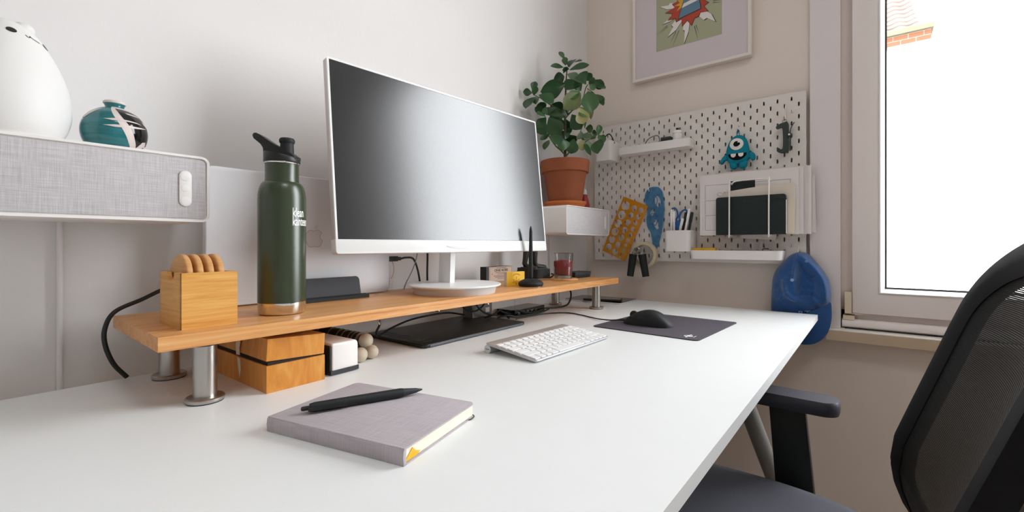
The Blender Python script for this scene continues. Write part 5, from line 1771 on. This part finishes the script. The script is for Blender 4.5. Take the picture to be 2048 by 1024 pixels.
f = AX['w']
hc = B()
cen = (-0.002, 0.030)
NRr = 46
vr = []
for k_ in range(NRr + 1):
    q = k_ / NRr
    if k_ == 0:
        vr.append([hc.verts.new(f(cen[0], cen[1], crown_h(cen[0], cen[1], 0)))])
    else:
        row = []
        for a, b_ in ho:
            u, v_ = cen[0] + (a - cen[0]) * q, cen[1] + (b_ - cen[1]) * q
            row.append(hc.verts.new(f(u, v_, crown_h(u, v_, q))))
        vr.append(row)
n = len(ho)
for k_ in range(NRr):
    a, b_ = vr[k_], vr[k_ + 1]
    for i in range(n):
        j = (i + 1) % n
        if k_ == 0:
            hc.faces.new((a[0], b_[i], b_[j]))
        else:
            hc.faces.new((a[i], b_[i], b_[j], a[j]))
back = [hc.verts.new(f(cen[0] + (a - cen[0]) * 0.94, cen[1] + (b_ - cen[1]) * 0.94, -0.003)) for a, b_ in ho]
for i in range(n):
    j = (i + 1) % n
    hc.faces.new((vr[-1][i], back[i], back[j], vr[-1][j]))
hc.faces.new(back)
bmesh.ops.recalc_face_normals(hc, faces=hc.faces[:])
obj('crown', hc, 'denim', hat, ang=3.0)
br = B()
bro = smo([(-0.082, -0.050), (-0.080, -0.078), (-0.062, -0.118), (-0.028, -0.140), (0.007, -0.148), (0.036, -0.144), (0.058, -0.129), (0.074, -0.104), (0.0815, -0.070), (0.0825, -0.036), (0.078, -0.012), (0.055, -0.030), (0.015, -0.050), (-0.03, -0.060), (-0.06, -0.062)], 5)
cx_, cz_ = 0.004, -0.085


def brh(a):
    return 0.037 - 4.2 * (a - 0.004) ** 2


top = [[br.verts.new(f(cx_ + (a - cx_) * s_, cz_ + (b_ - cz_) * s_, brh(cx_ + (a - cx_) * s_) + 0.0016)) for a, b_ in bro] for s_ in (1.0, 0.96, 0.66, 0.33)]
bot = [[br.verts.new(f(cx_ + (a - cx_) * s_, cz_ + (b_ - cz_) * s_, brh(cx_ + (a - cx_) * s_) - 0.0016)) for a, b_ in bro] for s_ in (1.0, 0.66, 0.33)]
n = len(bro)
for L3 in (top, bot):
    for g0, g1 in zip(L3, L3[1:]):
        for i in range(n):
            br.faces.new((g0[i], g0[(i + 1) % n], g1[(i + 1) % n], g1[i]))
    br.faces.new(L3[-1])
for i in range(n):
    br.faces.new((top[0][i], top[0][(i + 1) % n], bot[0][(i + 1) % n], bot[0][i]))
bmesh.ops.recalc_face_normals(br, faces=br.faces[:])
obj('brim', br, 'denim', hat, ang=1.0)
obj('top_button', ball(0.0050, f(-0.015, 0.055, crown_h(-0.015, 0.055, 0.2) + 0.001), (0.6, 1, 1), 16), 'denim_light', hat)
obj('eyelet', xf(tube([(0.0028 * math.cos(2 * PI * i / 12), 0.0028 * math.sin(2 * PI * i / 12), 0) for i in range(12)], 0.0008, 6, 0, True), Matrix.Translation(f(0.021, 0.114, crown_h(0.021, 0.114, 0.75) + 0.0006)) @ Matrix.Rotation(PI / 2, 4, 'Y')), 'denim_light', hat)
tx = text('ART', 0.021, 0.0006, 'LEFT', 0.0, 1.30, 1.1)
rot(tx, 0.13, 'Z')
for v in tx.verts:
    u, w_ = v.co.x - 0.022, v.co.y - 0.062
    v.co = f(u, w_, max(crown_h(u, w_, 0.80), 0.030) + 0.0008 + v.co.z)
obj('embroidery', tx, 'denim_light', hat, smooth=False)

# ---------------------------------------------------------------- picture frame
pf = thing('framed_print', 'white framed print with a red and blue burst on sage', 'picture', (0, -0.4415, 0.880))
FW, FH = 0.431, 0.70
def fr_loop(w, h, cx, cz):
    return [(cx - w / 2, cz - h / 2), (cx + w / 2, cz - h / 2), (cx + w / 2, cz + h / 2), (cx - w / 2, cz + h / 2)]
obj('frame', bevel(plate([fr_loop(FW, FH, 0, FH / 2), fr_loop(FW - 0.022, FH - 0.022, 0, FH / 2)[::-1]], 0.001, 0.030, 'w'), 0.0012, 2, 0.9), 'frame_white', pf)
obj('mount', plate([fr_loop(FW - 0.02, FH - 0.02, 0, FH / 2)], 0.018, 0.022, 'w'), 'mount', pf, smooth=False)
ap_ = obj('print', plate([fr_loop(0.2395, 0.36, 0.0, 0.102 + 0.18)], 0.022, 0.0225, 'w'), 'art_sage', pf, smooth=False)
# generic burst: centre around (0.0, 0.26) in the frame's own coordinates
CX, CZ = 0.006, 0.243
random.seed(12)


def art(name, pts, mat, c0):
    if name != 'streak':
        pts = [(CX + (x - CX) * 1.22, CZ + (z - CZ) * 1.22) for x, z in pts]
    pts = [(max(min(x, 0.1190), -0.1190), z) for x, z in pts]
    obj(name, prism(pts, c0, c0 + 0.0003, 'w'), mat, ap_, smooth=False)


def burst(r0, r1, n, seed, squash=0.9):
    random.seed(seed)
    out = []
    for i in range(n * 2):
        a = PI * i / n
        r = (r1 * random.uniform(0.8, 1.1)) if i % 2 else r0 * random.uniform(0.85, 1.1)
        out.append((CX + r * math.cos(a), CZ + r * squash * math.sin(a)))
    return out


for k_, (a, r0, r1, w) in enumerate(((-2.25, 0.035, 0.105, 0.020), (-1.70, 0.030, 0.120, 0.016), (-0.80, 0.04, 0.108, 0.020), (2.85, 0.035, 0.095, 0.016), (-2.75, 0.03, 0.09, 0.014))):
    ca, sa = math.cos(a), math.sin(a)
    def q_(r, s): return (CX + r * ca - s * sa, CZ + (r * sa + s * ca) * 0.95)
    shp = [q_(r0, -w / 2), q_(r0 + (r1 - r0) * 0.5, -w * 0.62), q_(r0 + (r1 - r0) * 0.55, -w * 0.2), q_(r1, 0), q_(r0 + (r1 - r0) * 0.6, w * 0.55), q_(r0, w / 2)]
    shp2 = [(CX + (x - CX) * 1.03 + 0.0008, CZ + (z - CZ) * 1.03 - 0.0006) for x, z in shp]
    art('dark_outline', shp2, 'dark_ink', 0.0226)
    art('white_shard', shp, 'paper', 0.0230)
art('dark_outline', burst(0.050, 0.070, 15, 4), 'dark_ink', 0.0234)
art('red_burst', burst(0.048, 0.067, 15, 4), 'art_red', 0.0238)
art('yellow_burst', [(x - 0.014, z + 0.012) for x, z in burst(0.015, 0.034, 9, 8)], 'art_yellow', 0.0242)
art('dark_outline', [(CX - 0.034, CZ - 0.034), (CX + 0.036, CZ - 0.023), (CX + 0.028, CZ + 0.030), (CX - 0.012, CZ + 0.036)], 'dark_ink', 0.0246)
art('blue_shape', [(CX - 0.032, CZ - 0.032), (CX + 0.034, CZ - 0.0215), (CX + 0.0265, CZ + 0.028), (CX - 0.0115, CZ + 0.034)], 'art_blue', 0.0250)
art('white_band', [(CX - 0.022, CZ - 0.002), (CX + 0.030, CZ + 0.007), (CX + 0.0275, CZ + 0.018), (CX - 0.016, CZ + 0.010)], 'paper', 0.0254)
for k_, (z, c) in enumerate(((0.034, 'art_yellow'), (0.024, 'art_red'), (0.014, 'art_blue'))):
    art('streak', [(CX + 0.050, CZ + z - 0.003), (0.1185, CZ + z + 0.002 - k_ * 0.003), (0.1185, CZ + z + 0.010 - k_ * 0.003), (CX + 0.050, CZ + z + 0.004)], c, 0.0242)
for k_, (a, r0, r1) in enumerate(((-2.0, 0.075, 0.125), (-2.1, 0.08, 0.115), (-1.35, 0.07, 0.12), (-1.28, 0.07, 0.10), (-0.15, 0.07, 0.105), (-0.22, 0.07, 0.10), (-2.6, 0.08, 0.12), (-2.55, 0.08, 0.11))):
    ca, sa = math.cos(a), math.sin(a)
    art('speed_line', [(CX + r0 * ca - 0.0008 * sa, CZ + r0 * sa + 0.0008 * ca), (CX + r0 * ca + 0.0008 * sa, CZ + r0 * sa - 0.0008 * ca), (CX + r1 * ca, CZ + r1 * sa)], 'dark_ink', 0.0228)

# ---------------------------------------------------------------- plant
pot = thing('potted_plant', 'leafy green plant in a terracotta pot on the far speaker', 'plant', (-0.338, -0.100, 0.3755))
obj('pot', lathe([(0, 0), (0.058, 0), (0.061, 0.002), (0.078, 0.110), (0.0795, 0.112), (0.0865, 0.114), (0.090, 0.153), (0.0885, 0.157), (0.0840, 0.157), (0.0825, 0.153), (0.076, 0.118), (0.072, 0.10), (0.0, 0.10)], 72), 'terracotta', pot)
obj('soil', lathe([(0.0, 0.142), (0.055, 0.141), (0.0810, 0.139), (0.070, 0.12), (0, 0.12)], 40), 'soil', pot)
sa_ = thing('plant_saucer', 'terracotta saucer under the plant pot', 'saucer', (-0.338, -0.100, 0.3602))
obj('dish', lathe([(0, 0), (0.066, 0), (0.070, 0.003), (0.0735, 0.012), (0.0765, 0.0135), (0.078, 0.019), (0.0765, 0.0220), (0.0735, 0.0210), (0.069, 0.014), (0.066, 0.0152), (0, 0.0152)], 72), 'terracotta2', sa_)
# plant positions are image crop pixels: x grows to the right and y downward, one pixel is 0.451 mm;
# d pushes along the line of sight to the camera; the left side comes away from the wall
ra = Vector((math.sin(0.6839), -math.cos(0.6839), 0))
fa = Vector((math.cos(0.6839), math.sin(0.6839), 0))
STEM = (452, 962)


def PP(x, y, d=0.0):
    lat = (x - STEM[0]) * 0.000451
    up = (STEM[1] - y) * 0.000451 + 0.157
    d = d * 1.6 + (0.50 * -lat if lat < 0 else 0.045 * math.sin(lat * 38.0) * math.cos((y - 500) / 130.0)) + 0.018 * math.sin((y - 500) / 60.0) * min(abs(lat) * 20, 1)
    k = 1 - d / 1.63  # offset shrunk with depth so the image position holds
    return ra * (lat * k) + Vector((0, 0, (up + 0.150) * k - 0.150)) - fa * d


def branch(name, pts, r, r2, mat):
    obj(name, tube([PP(*p) for p in pts], r, 10, 5, r2=r2), mat, pot)


branch('stem', [(452, 990), (452, 880), (448, 780), (452, 650), (450, 560), (456, 400), (462, 280), (468, 220)], 0.0058, 0.0022, 'trunk')
branch('branch', [(448, 905), (415, 870), (370, 830), (310, 740), (285, 660), (272, 590)], 0.0030, 0.0016, 'stem')
branch('branch', [(455, 930), (490, 890), (560, 845), (640, 790), (720, 740)], 0.0030, 0.0014, 'stem')
branch('branch', [(450, 590), (400, 535), (320, 495), (240, 440), (180, 415)], 0.0028, 0.0014, 'stem')
branch('branch', [(452, 610), (500, 545), (575, 490), (620, 370), (640, 330)], 0.0030, 0.0015, 'stem')
branch('branch', [(540, 850), (560, 780), (580, 720), (600, 640)], 0.0020, 0.0012, 'stem')
branch('branch', [(640, 365), (690, 395), (720, 420)], 0.0018, 0.0011, 'stem')
# leaves: base x,y ; tip x,y ; width ; depth ; material ; roll
LV = [
 (445, 125, 408, 66, 34, 0, 'leaf_mid'), (452, 175, 445, 110, 38, .01, 'leaf_mid'), (435, 192, 322, 182, 36, 0, 'leaf'), (482, 190, 530, 132, 46, .01, 'leaf'), (540, 150, 594, 138, 22, -.01, 'leaf_mid'),
 (482, 212, 628, 172, 48, .02, 'leaf'), (470, 170, 450, 120, 30, -.01, 'leaf_mid'), (452, 215, 432, 190, 30, .02, 'leaf'), (425, 238, 470, 200, 26, .02, 'leaf'),
 (455, 265, 364, 296, 72, -.02, 'leaf'), (440, 325, 396, 350, 60, -.02, 'leaf'), (475, 245, 556, 285, 62, -.01, 'leaf_light'), (445, 325, 250, 385, 96, .02, 'leaf'),
 (475, 285, 490, 330, 50, .0, 'leaf'), (580, 310, 455, 370, 96, .0, 'leaf'), (575, 385, 520, 310, 70, .01, 'leaf_mid'),
 (620, 300, 580, 240, 74, .01, 'leaf_mid'), (612, 330, 528, 280, 96, .03, 'leaf'), (630, 300, 668, 245, 54, -.01, 'leaf_mid'), (640, 330, 672, 275, 36, .02, 'leaf'), (660, 350, 774, 345, 84, .02, 'leaf'), (640, 330, 680, 372, 40, .03, 'leaf_mid'), (672, 330, 770, 330, 60, .0, 'leaf'),
 (632, 385, 650, 545, 112, .03, 'leaf_mid'), (660, 400, 705, 440, 50, -.01, 'leaf'), (715, 430, 765, 498, 44, .0, 'leaf'), (715, 410, 772, 470, 46, .01, 'leaf_mid'), (690, 480, 664, 608, 30, -.01, 'leaf_cream'), (690, 500, 655, 560, 60, -.02, 'leaf_light'),
 (568, 400, 430, 525, 112, .02, 'leaf_yellow'), (560, 385, 470, 440, 60, .02, 'leaf_mid'), (545, 520, 574, 645, 92, .03, 'leaf_cream'), (545, 515, 604, 590, 70, .02, 'leaf_mid'),
 (490, 575, 560, 690, 84, .02, 'leaf'), (480, 520, 420, 560, 60, .0, 'leaf'),
 (168, 400, 96, 392, 48, 0, 'leaf'), (170, 385, 192, 312, 46, .01, 'leaf'), (175, 418, 174, 342, 40, .02, 'leaf_mid'), (185, 432, 106, 520, 56, .01, 'leaf'), (212, 415, 325, 478, 92, .03, 'leaf'), (205, 425, 186, 488, 40, .01, 'leaf_mid'), (305, 400, 386, 418, 50, -.02, 'leaf'),
 (262, 560, 240, 480, 64, -.01, 'leaf'), (270, 580, 196, 520, 60, .0, 'leaf'), (268, 588, 192, 572, 40, .02, 'leaf_mid'), (270, 600, 205, 680, 60, .02, 'leaf'), (275, 640, 205, 720, 90, .01, 'leaf'), (285, 600, 375, 725, 96, .04, 'leaf'), (275, 570, 335, 520, 60, .02, 'leaf'), (275, 578, 430, 585, 84, .01, 'leaf_mid'), (440, 560, 340, 500, 90, -.02, 'leaf'), (430, 590, 340, 650, 100, -.02, 'leaf'), (280, 575, 250, 530, 36, .03, 'leaf_mid'),
 (310, 735, 232, 782, 34, .02, 'leaf'), (320, 785, 272, 860, 36, .0, 'leaf_mid'), (315, 740, 375, 820, 86, .03, 'leaf'), (340, 735, 415, 745, 62, .01, 'leaf'), (385, 680, 420, 705, 40, .0, 'leaf'),
 (400, 770, 430, 865, 90, .02, 'leaf_mid'), (455, 700, 505, 715, 50, .0, 'leaf'), (440, 735, 470, 760, 50, .02, 'leaf'), (520, 775, 500, 890, 84, .03, 'leaf_mid'), (470, 740, 525, 800, 70, .01, 'leaf'), (440, 620, 430, 700, 60, -.02, 'leaf'), (460, 610, 500, 700, 60, -.02, 'leaf'), (420, 700, 450, 770, 50, -.02, 'leaf'),
 (400, 680, 380, 770, 70, -.02, 'leaf'), (470, 830, 430, 870, 50, -.02, 'leaf'),
 (575, 710, 560, 775, 50, .02, 'leaf_light'), (590, 785, 585, 865, 60, .03, 'leaf_cream'), (640, 720, 600, 780, 54, .01, 'leaf_light'), (640, 790, 645, 870, 56, .01, 'leaf_light'), (605, 800, 642, 905, 30, .02, 'leaf_mid'), (612, 690, 612, 615, 18, .0, 'leaf_light'), (620, 690, 676, 690, 46, .0, 'leaf_mid'), (620, 740, 655, 780, 60, 0, 'leaf_light'),
 (720, 745, 716, 664, 46, .01, 'leaf_mid'), (710, 735, 668, 728, 42, .01, 'leaf'), (730, 755, 775, 765, 30, .01, 'leaf'), (715, 745, 752, 800, 48, .02, 'leaf_mid'), (720, 780, 690, 890, 66, .03, 'leaf'), (660, 780, 705, 755, 26, .0, 'leaf_mid'),
]
random.seed(21)
for (bx0, by0, tx0, ty0, w, d, mt2) in LV:
    w *= 1.28
    tx0, ty0 = bx0 + (tx0 - bx0) * 1.08, by0 + (ty0 - by0) * 1.08
    A3 = PP(bx0, by0, d)
    Bv = PP(tx0, ty0, d + random.uniform(-0.012, 0.018))
    ax_ = Bv - A3
    ln = ax_.length
    ax_.normalize()
    view = -fa
    sd = ax_.cross(view).normalized()
    tw = random.uniform(-0.75, 0.75)
    sd = (Matrix.Rotation(tw, 3, ax_) @ sd)
    nm = sd.cross(ax_).normalized()
    W2 = w * 0.000451 / 2 / max(math.cos(tw), 0.7)
    g = B()
    NU, NV = 9, 4
    gr_ = []
    cup_ = random.uniform(0.10, 0.30)
    for i in range(NU + 1):
        t = i / NU
        wid = W2 * (math.sin(PI * min(t, 1) ** 1.35) ** 0.72 if 0 < t < 1 else 0.0) + (0.0007 if t < 0.15 else 0.0)
        arch = -0.10 * ln * (2 * t - 1) ** 2 + 0.10 * ln
        row = []
        for j in range(-NV, NV + 1):
            s = j / NV
            row.append(g.verts.new(A3 + ax_ * ln * t + sd * wid * s + nm * (arch * 0.6 + cup_ * wid * s * s)))
        gr_.append(row)
    for i in range(NU):
        for j in range(2 * NV):
            g.faces.new((gr_[i][j], gr_[i][j + 1], gr_[i + 1][j + 1], gr_[i + 1][j]))
    bmesh.ops.remove_doubles(g, verts=g.verts, dist=1e-6)
    bmesh.ops.recalc_face_normals(g, faces=g.faces[:])
    bmesh.ops.solidify(g, geom=g.faces[:], thickness=0.0007)
    obj('leaf', g, mt2, pot, ang=1.3)

rt = thing('red_ornament', 'red and white ornament standing behind the plant pot', 'ornament', (-0.170, -0.085, 0.3602))
obj('body', lathe(dens([(0, 0), (0.015, 0.0), (0.022, 0.008), (0.020, 0.030), (0.013, 0.055), (0.010, 0.065), (0, 0.066)], 4), 32), 'red', rt)
obj('top', lathe([(0, 0.066), (0.0105, 0.066), (0.0095, 0.078), (0.006, 0.086), (0, 0.088)], 24), 'white_gloss', rt)

# ---------------------------------------------------------------- office chair
ch = thing('office_chair', 'black mesh office chair with charcoal seat at the desk front', 'chair', (-0.94, -0.93, FL))
cl_ = Vector((-0.94, -0.93, FL))


def C_(bm):
    return move(bm, *(-cl_))


def back_y(z):
    tab = [(-0.32, -1.070), (-0.2667, -1.047), (-0.2367, -1.031), (-0.2074, -1.0137), (-0.1777, -1.004), (-0.1487, -1.0005), (-0.1076, -1.006), (-0.055, -1.024), (0.026, -1.052), (0.087, -1.073), (0.148, -1.095), (0.25, -1.130), (0.30, -1.147)]
    if z <= tab[0][0]:
        return tab[0][1]
    for (z0, y0), (z1, y1) in zip(tab, tab[1:]):
        if z0 <= z <= z1:
            return y0 + (y1 - y0) * (z - z0) / (z1 - z0)
    return tab[-1][1]


def half_w(z):
    w = 0.24
    if z > 0.12:
        q = min((z - 0.12) / 0.13, 1.0)
        w *= max(1 - q ** 2.2, 0) ** (1 / 2.2)
    if z < -0.16:
        q = (-0.16 - z) / 0.16
        w -= 0.05 * q ** 1.5
    return w


CXC = -0.94


def sheet_back(z0, z1, ins, off0, off1, nz=70, nx=28, bot_ins=0.0):
    """curved panel inside the outline, inset by ins, between two depths"""
    bm = B()
    F_, K_ = [], []
    for i in range(nz + 1):
        z = z0 + (z1 - z0) * i / nz
        # inset outline: shrink towards the middle
        zz = z
        w = max(half_w(z) - ins, 0.0)
        if ins:
            zt = 0.25 - ins
            q = min(max((z - (0.12 - ins * 0.3)) / (zt - (0.12 - ins * 0.3)), 0), 1)
            w = (half_w(min(z, 0.10)) - ins) * max(1 - q ** 2.2, 0) ** (1 / 2.2)
        fr_, bk_ = [], []
        for j in range(nx + 1):
            s = -1 + 2 * j / nx
            x = CXC + w * s
            bow = 0.030 * (1 - ((x - CXC) / 0.24) ** 2)
            y = back_y(z) - bow
            fr_.append(bm.verts.new((x, y - off0, z)))
            bk_.append(bm.verts.new((x, y - off1, z)))
        F_.append(fr_); K_.append(bk_)
    for i in range(nz):
        for j in range(nx):
            bm.faces.new((F_[i][j], F_[i][j + 1], F_[i + 1][j + 1], F_[i + 1][j]))
            if off1 != off0:
                bm.faces.new((K_[i][j + 1], K_[i][j], K_[i + 1][j], K_[i + 1][j + 1]))
    if off1 != off0:
        for i in range(nz):
            bm.faces.new((F_[i + 1][0], K_[i + 1][0], K_[i][0], F_[i][0]))
            bm.faces.new((F_[i][nx], K_[i][nx], K_[i + 1][nx], F_[i + 1][nx]))
        for j in range(nx):
            bm.faces.new((F_[0][j + 1], F_[0][j], K_[0][j], K_[0][j + 1]))
            bm.faces.new((F_[nz][j], F_[nz][j + 1], K_[nz][j + 1], K_[nz][j]))
    bmesh.ops.remove_doubles(bm, verts=bm.verts, dist=1e-5)
    bmesh.ops.recalc_face_normals(bm, faces=bm.faces[:])
    return bm


INS = 0.058


def border():
    """the opaque rim: outline minus inset opening, 12 mm thick and folded back at the edge"""
    bm = B()
    # sample closed outlines by angle
    def outline(ins, n=120):
        pts = []
        zs_ = []
        zt, zb = 0.25 - ins, -0.30 + ins
        # right side upward, then left side downward
        for i in range(n + 1):
            t = 0.5 - 0.5 * math.cos(PI * i / n)
            z = zb + (zt - zb) * t
            w = half_w(z) if ins == 0 else (half_w(min(z, 0.10)) - ins) * max(1 - (min(max((z - (0.12 - ins * 0.3)) / (zt - (0.12 - ins * 0.3)), 0), 1)) ** 2.2, 0) ** (1 / 2.2)
            pts.append((w, z))
        return pts + [(-a, b_) for a, b_ in pts[::-1]]
    o0, o1 = outline(0.0), outline(INS)
    def at(p, off):
        x = CXC + p[0]
        return (x, back_y(p[1]) - 0.030 * (1 - ((x - CXC) / 0.24) ** 2) - off, p[1])
    def at2(p, s, off):
        return at((p[0] * s, p[1] if p[1] < 0 else p[1] * (1 - (1 - s) * 0.5)), off)
    R0 = [bm.verts.new(at(p, 0.000)) for p in o1]
    RM = [bm.verts.new(at(((a[0] + b_[0]) / 2, (a[1] + b_[1]) / 2), -0.0030)) for a, b_ in zip(o0, o1)]
    R1 = [bm.verts.new(at(p, 0.004)) for p in o0]
    R2 = [bm.verts.new(at2(p, 0.992, 0.030)) for p in o0]
    R3 = [bm.verts.new(at(p, 0.020)) for p in o1]
    n = len(o0)
    for a, b_ in ((R0, RM), (RM, R1), (R1, R2), (R2, R3), (R3, R0)):
        for i in range(n):
            j = (i + 1) % n
            try:
                bm.faces.new((a[i], a[j], b_[j], b_[i]))
            except ValueError:
                pass
    bmesh.ops.remove_doubles(bm, verts=bm.verts, dist=1e-5)
    bmesh.ops.recalc_face_normals(bm, faces=bm.faces[:])
    return bm


obj('back_border', C_(border()), 'chair_band', ch, ang=1.0)
obj('back_mesh', C_(sheet_back(-0.24, 0.25 - INS, INS - 0.004, 0.002, 0.002)), 'chair_mesh', ch, ang=3.0)
spin = B()
join(spin, bevel(bx(CXC - 0.035, CXC + 0.035, -1.185, -1.160, -0.30, 0.05), 0.008, 3))
join(spin, bevel(bx(CXC - 0.17, CXC + 0.17, -1.150, -1.130, -0.14, -0.07), 0.008, 3))
join(spin, bevel(bx(CXC - 0.035, CXC + 0.035, -1.18, -0.95, -0.34, -0.305), 0.008, 3))
obj('spine', C_(spin), 'black', ch)
# lumbar and top ribs
# seat cushion
SZ = -0.262
so = smo([(-0.27, 0.10), (-0.275, -0.08), (-0.23, -0.215), (-0.10, -0.245), (0.10, -0.245), (0.23, -0.215), (0.275, -0.08), (0.27, 0.10), (0.235, 0.215), (0.10, 0.245), (-0.10, 0.245), (-0.235, 0.215)], 6)
se = B()
lay = [(0.90, 0.0), (0.985, 0.010), (1.0, 0.028), (0.985, 0.046), (0.94, 0.056), (0.85, 0.0605), (0.6, 0.062), (0.3, 0.061)]
rg2 = [[se.verts.new((CXC + a * s, -0.785 + b_ * s, SZ - 0.055 + z - 0.03 * max(0, b_ * s - 0.15))) for a, b_ in so] for s, z in lay]
n = len(so)
for a, b_ in zip(rg2, rg2[1:]):
    for i in range(n):
        se.faces.new((a[i], a[(i + 1) % n], b_[(i + 1) % n], b_[i]))
se.faces.new(rg2[0][::-1]); se.faces.new(rg2[-1])
bmesh.ops.recalc_face_normals(se, faces=se.faces[:])
obj('seat', C_(se), 'chair_fabric', ch, ang=1.5)
obj('seat_pan', C_(bevel(bx(CXC - 0.2, CXC + 0.2, -0.97, -0.60, SZ - 0.075, SZ - 0.054), 0.006)), 'black', ch)


def armrest(xc, sgn):
    pts = rrect(0.070, 0.235, (0.022, 0.022, 0.030, 0.030), 8, 0, 0)
    a_ = B()
    lo2 = [a_.verts.new((xc + a * 0.94, -0.814 + b_ * 0.985, -0.112)) for a, b_ in pts]
    m1 = [a_.verts.new((xc + a, -0.814 + b_, -0.104)) for a, b_ in pts]
    m2 = [a_.verts.new((xc + a, -0.814 + b_, -0.091)) for a, b_ in pts]
    h2 = [a_.verts.new((xc + a * 0.90, -0.814 + b_ * 0.97, -0.0845)) for a, b_ in pts]
    n = len(pts)
    for p, q in ((lo2, m1), (m1, m2), (m2, h2)):
        for i in range(n):
            a_.faces.new((p[i], p[(i + 1) % n], q[(i + 1) % n], q[i]))
    a_.faces.new(lo2[::-1]); a_.faces.new(h2)
    bmesh.ops.recalc_face_normals(a_, faces=a_.faces[:])
    ar_ = obj('armrest', C_(a_), 'arm_pad', ch, ang=0.9)
    p_ = prism([(-0.872, -0.108), (-0.806, -0.108), (-0.822, -0.33), (-0.892, -0.33)], xc - 0.011 + 0.012 * sgn, xc + 0.011 + 0.012 * sgn, 'x')
    obj('arm_post', C_(bevel(p_, 0.003)), 'black', ch)
    obj('arm_bracket', C_(bevel(bx(min(xc + 0.012 * sgn, CXC + 0.15 * sgn), max(xc + 0.012 * sgn, CXC + 0.15 * sgn), -0.888, -0.826, -0.355, -0.325), 0.004)), 'black', ch)


armrest(-0.640, 1)
armrest(-1.240, -1)
obj('gas_lift', C_(lathe([(0, -0.66), (0.028, -0.66), (0.028, -0.50), (0.016, -0.50), (0.016, SZ - 0.07), (0, SZ - 0.07)], 24, None, (CXC, -0.80, 0))), 'black', ch)
for k_ in range(5):
    a = 2 * PI * k_ / 5 + 0.3
    ex, ey_ = CXC + 0.30 * math.cos(a), -0.80 + 0.30 * math.sin(a)
    lg_ = obj('base_arm', C_(tube([(CXC, -0.80, -0.635), (ex, ey_, -0.668)], 0.019, 12, 0, r2=0.013)), 'black', ch)
    obj('caster', C_(cyl(0.026, (ex - 0.012, ey_, FL + 0.0262), 0.024, 'x', 20, bev=0.003)), 'black', lg_)


# ---------------------------------------------------------------- desk group scaled about the camera
ROOM_BOUND = ('wall_speaker', 'speaker_cable', 'bear_figure', 'vase', 'pegboard', 'peg_hook', 'storage_cup', 'pegboard_shelf', 'pencil_cup',
              'pegboard_tray', 'cable_reel', 'white_pot', 'bottle_stopper', 'black_clip', 'grey_cable', 'thin_chain', 'yellow_pad', 'dark_strip',
              'allen_key', 'scissors', 'pen', 'circle_stencil', 'curve_ruler', 'tape_roll', 'hand_gripper', 'monster_toy', 'clamp_tool',
              'letter_rack', 'paper_sheet', 'paper_stack', 'printed_form', 'envelope', 'notebook.001', 'baseball_cap', 'framed_print',
              'potted_plant', 'plant_saucer', 'red_ornament', 'office_chair', 'neighbouring_building', 'camera', 'window_portal', 'fill_light')
scaled = set()


def below(o):
    out = []
    for c in o.children:
        out.append(c)
        out += below(c)
    return out


for o in [x for x in S.objects if x.parent is None]:
    base = o.name if o.name in ROOM_BOUND else o.name.split('.')[0]
    if o.get('kind') == 'structure':
        continue
    if base in ROOM_BOUND and not (base == 'notebook' and o.name == 'notebook'):
        continue
    l = o.location - Vector((0, 0, Z0))
    o.location = l * KD_ + DT + Vector((0, 0, Z0))
    for c in [o] + below(o):
        if c is not o:
            c.location = c.location * KD_
        if c.type == 'MESH' and c.data.name not in scaled:
            scaled.add(c.data.name)
            c.data.transform(Matrix.Scale(KD_, 4))
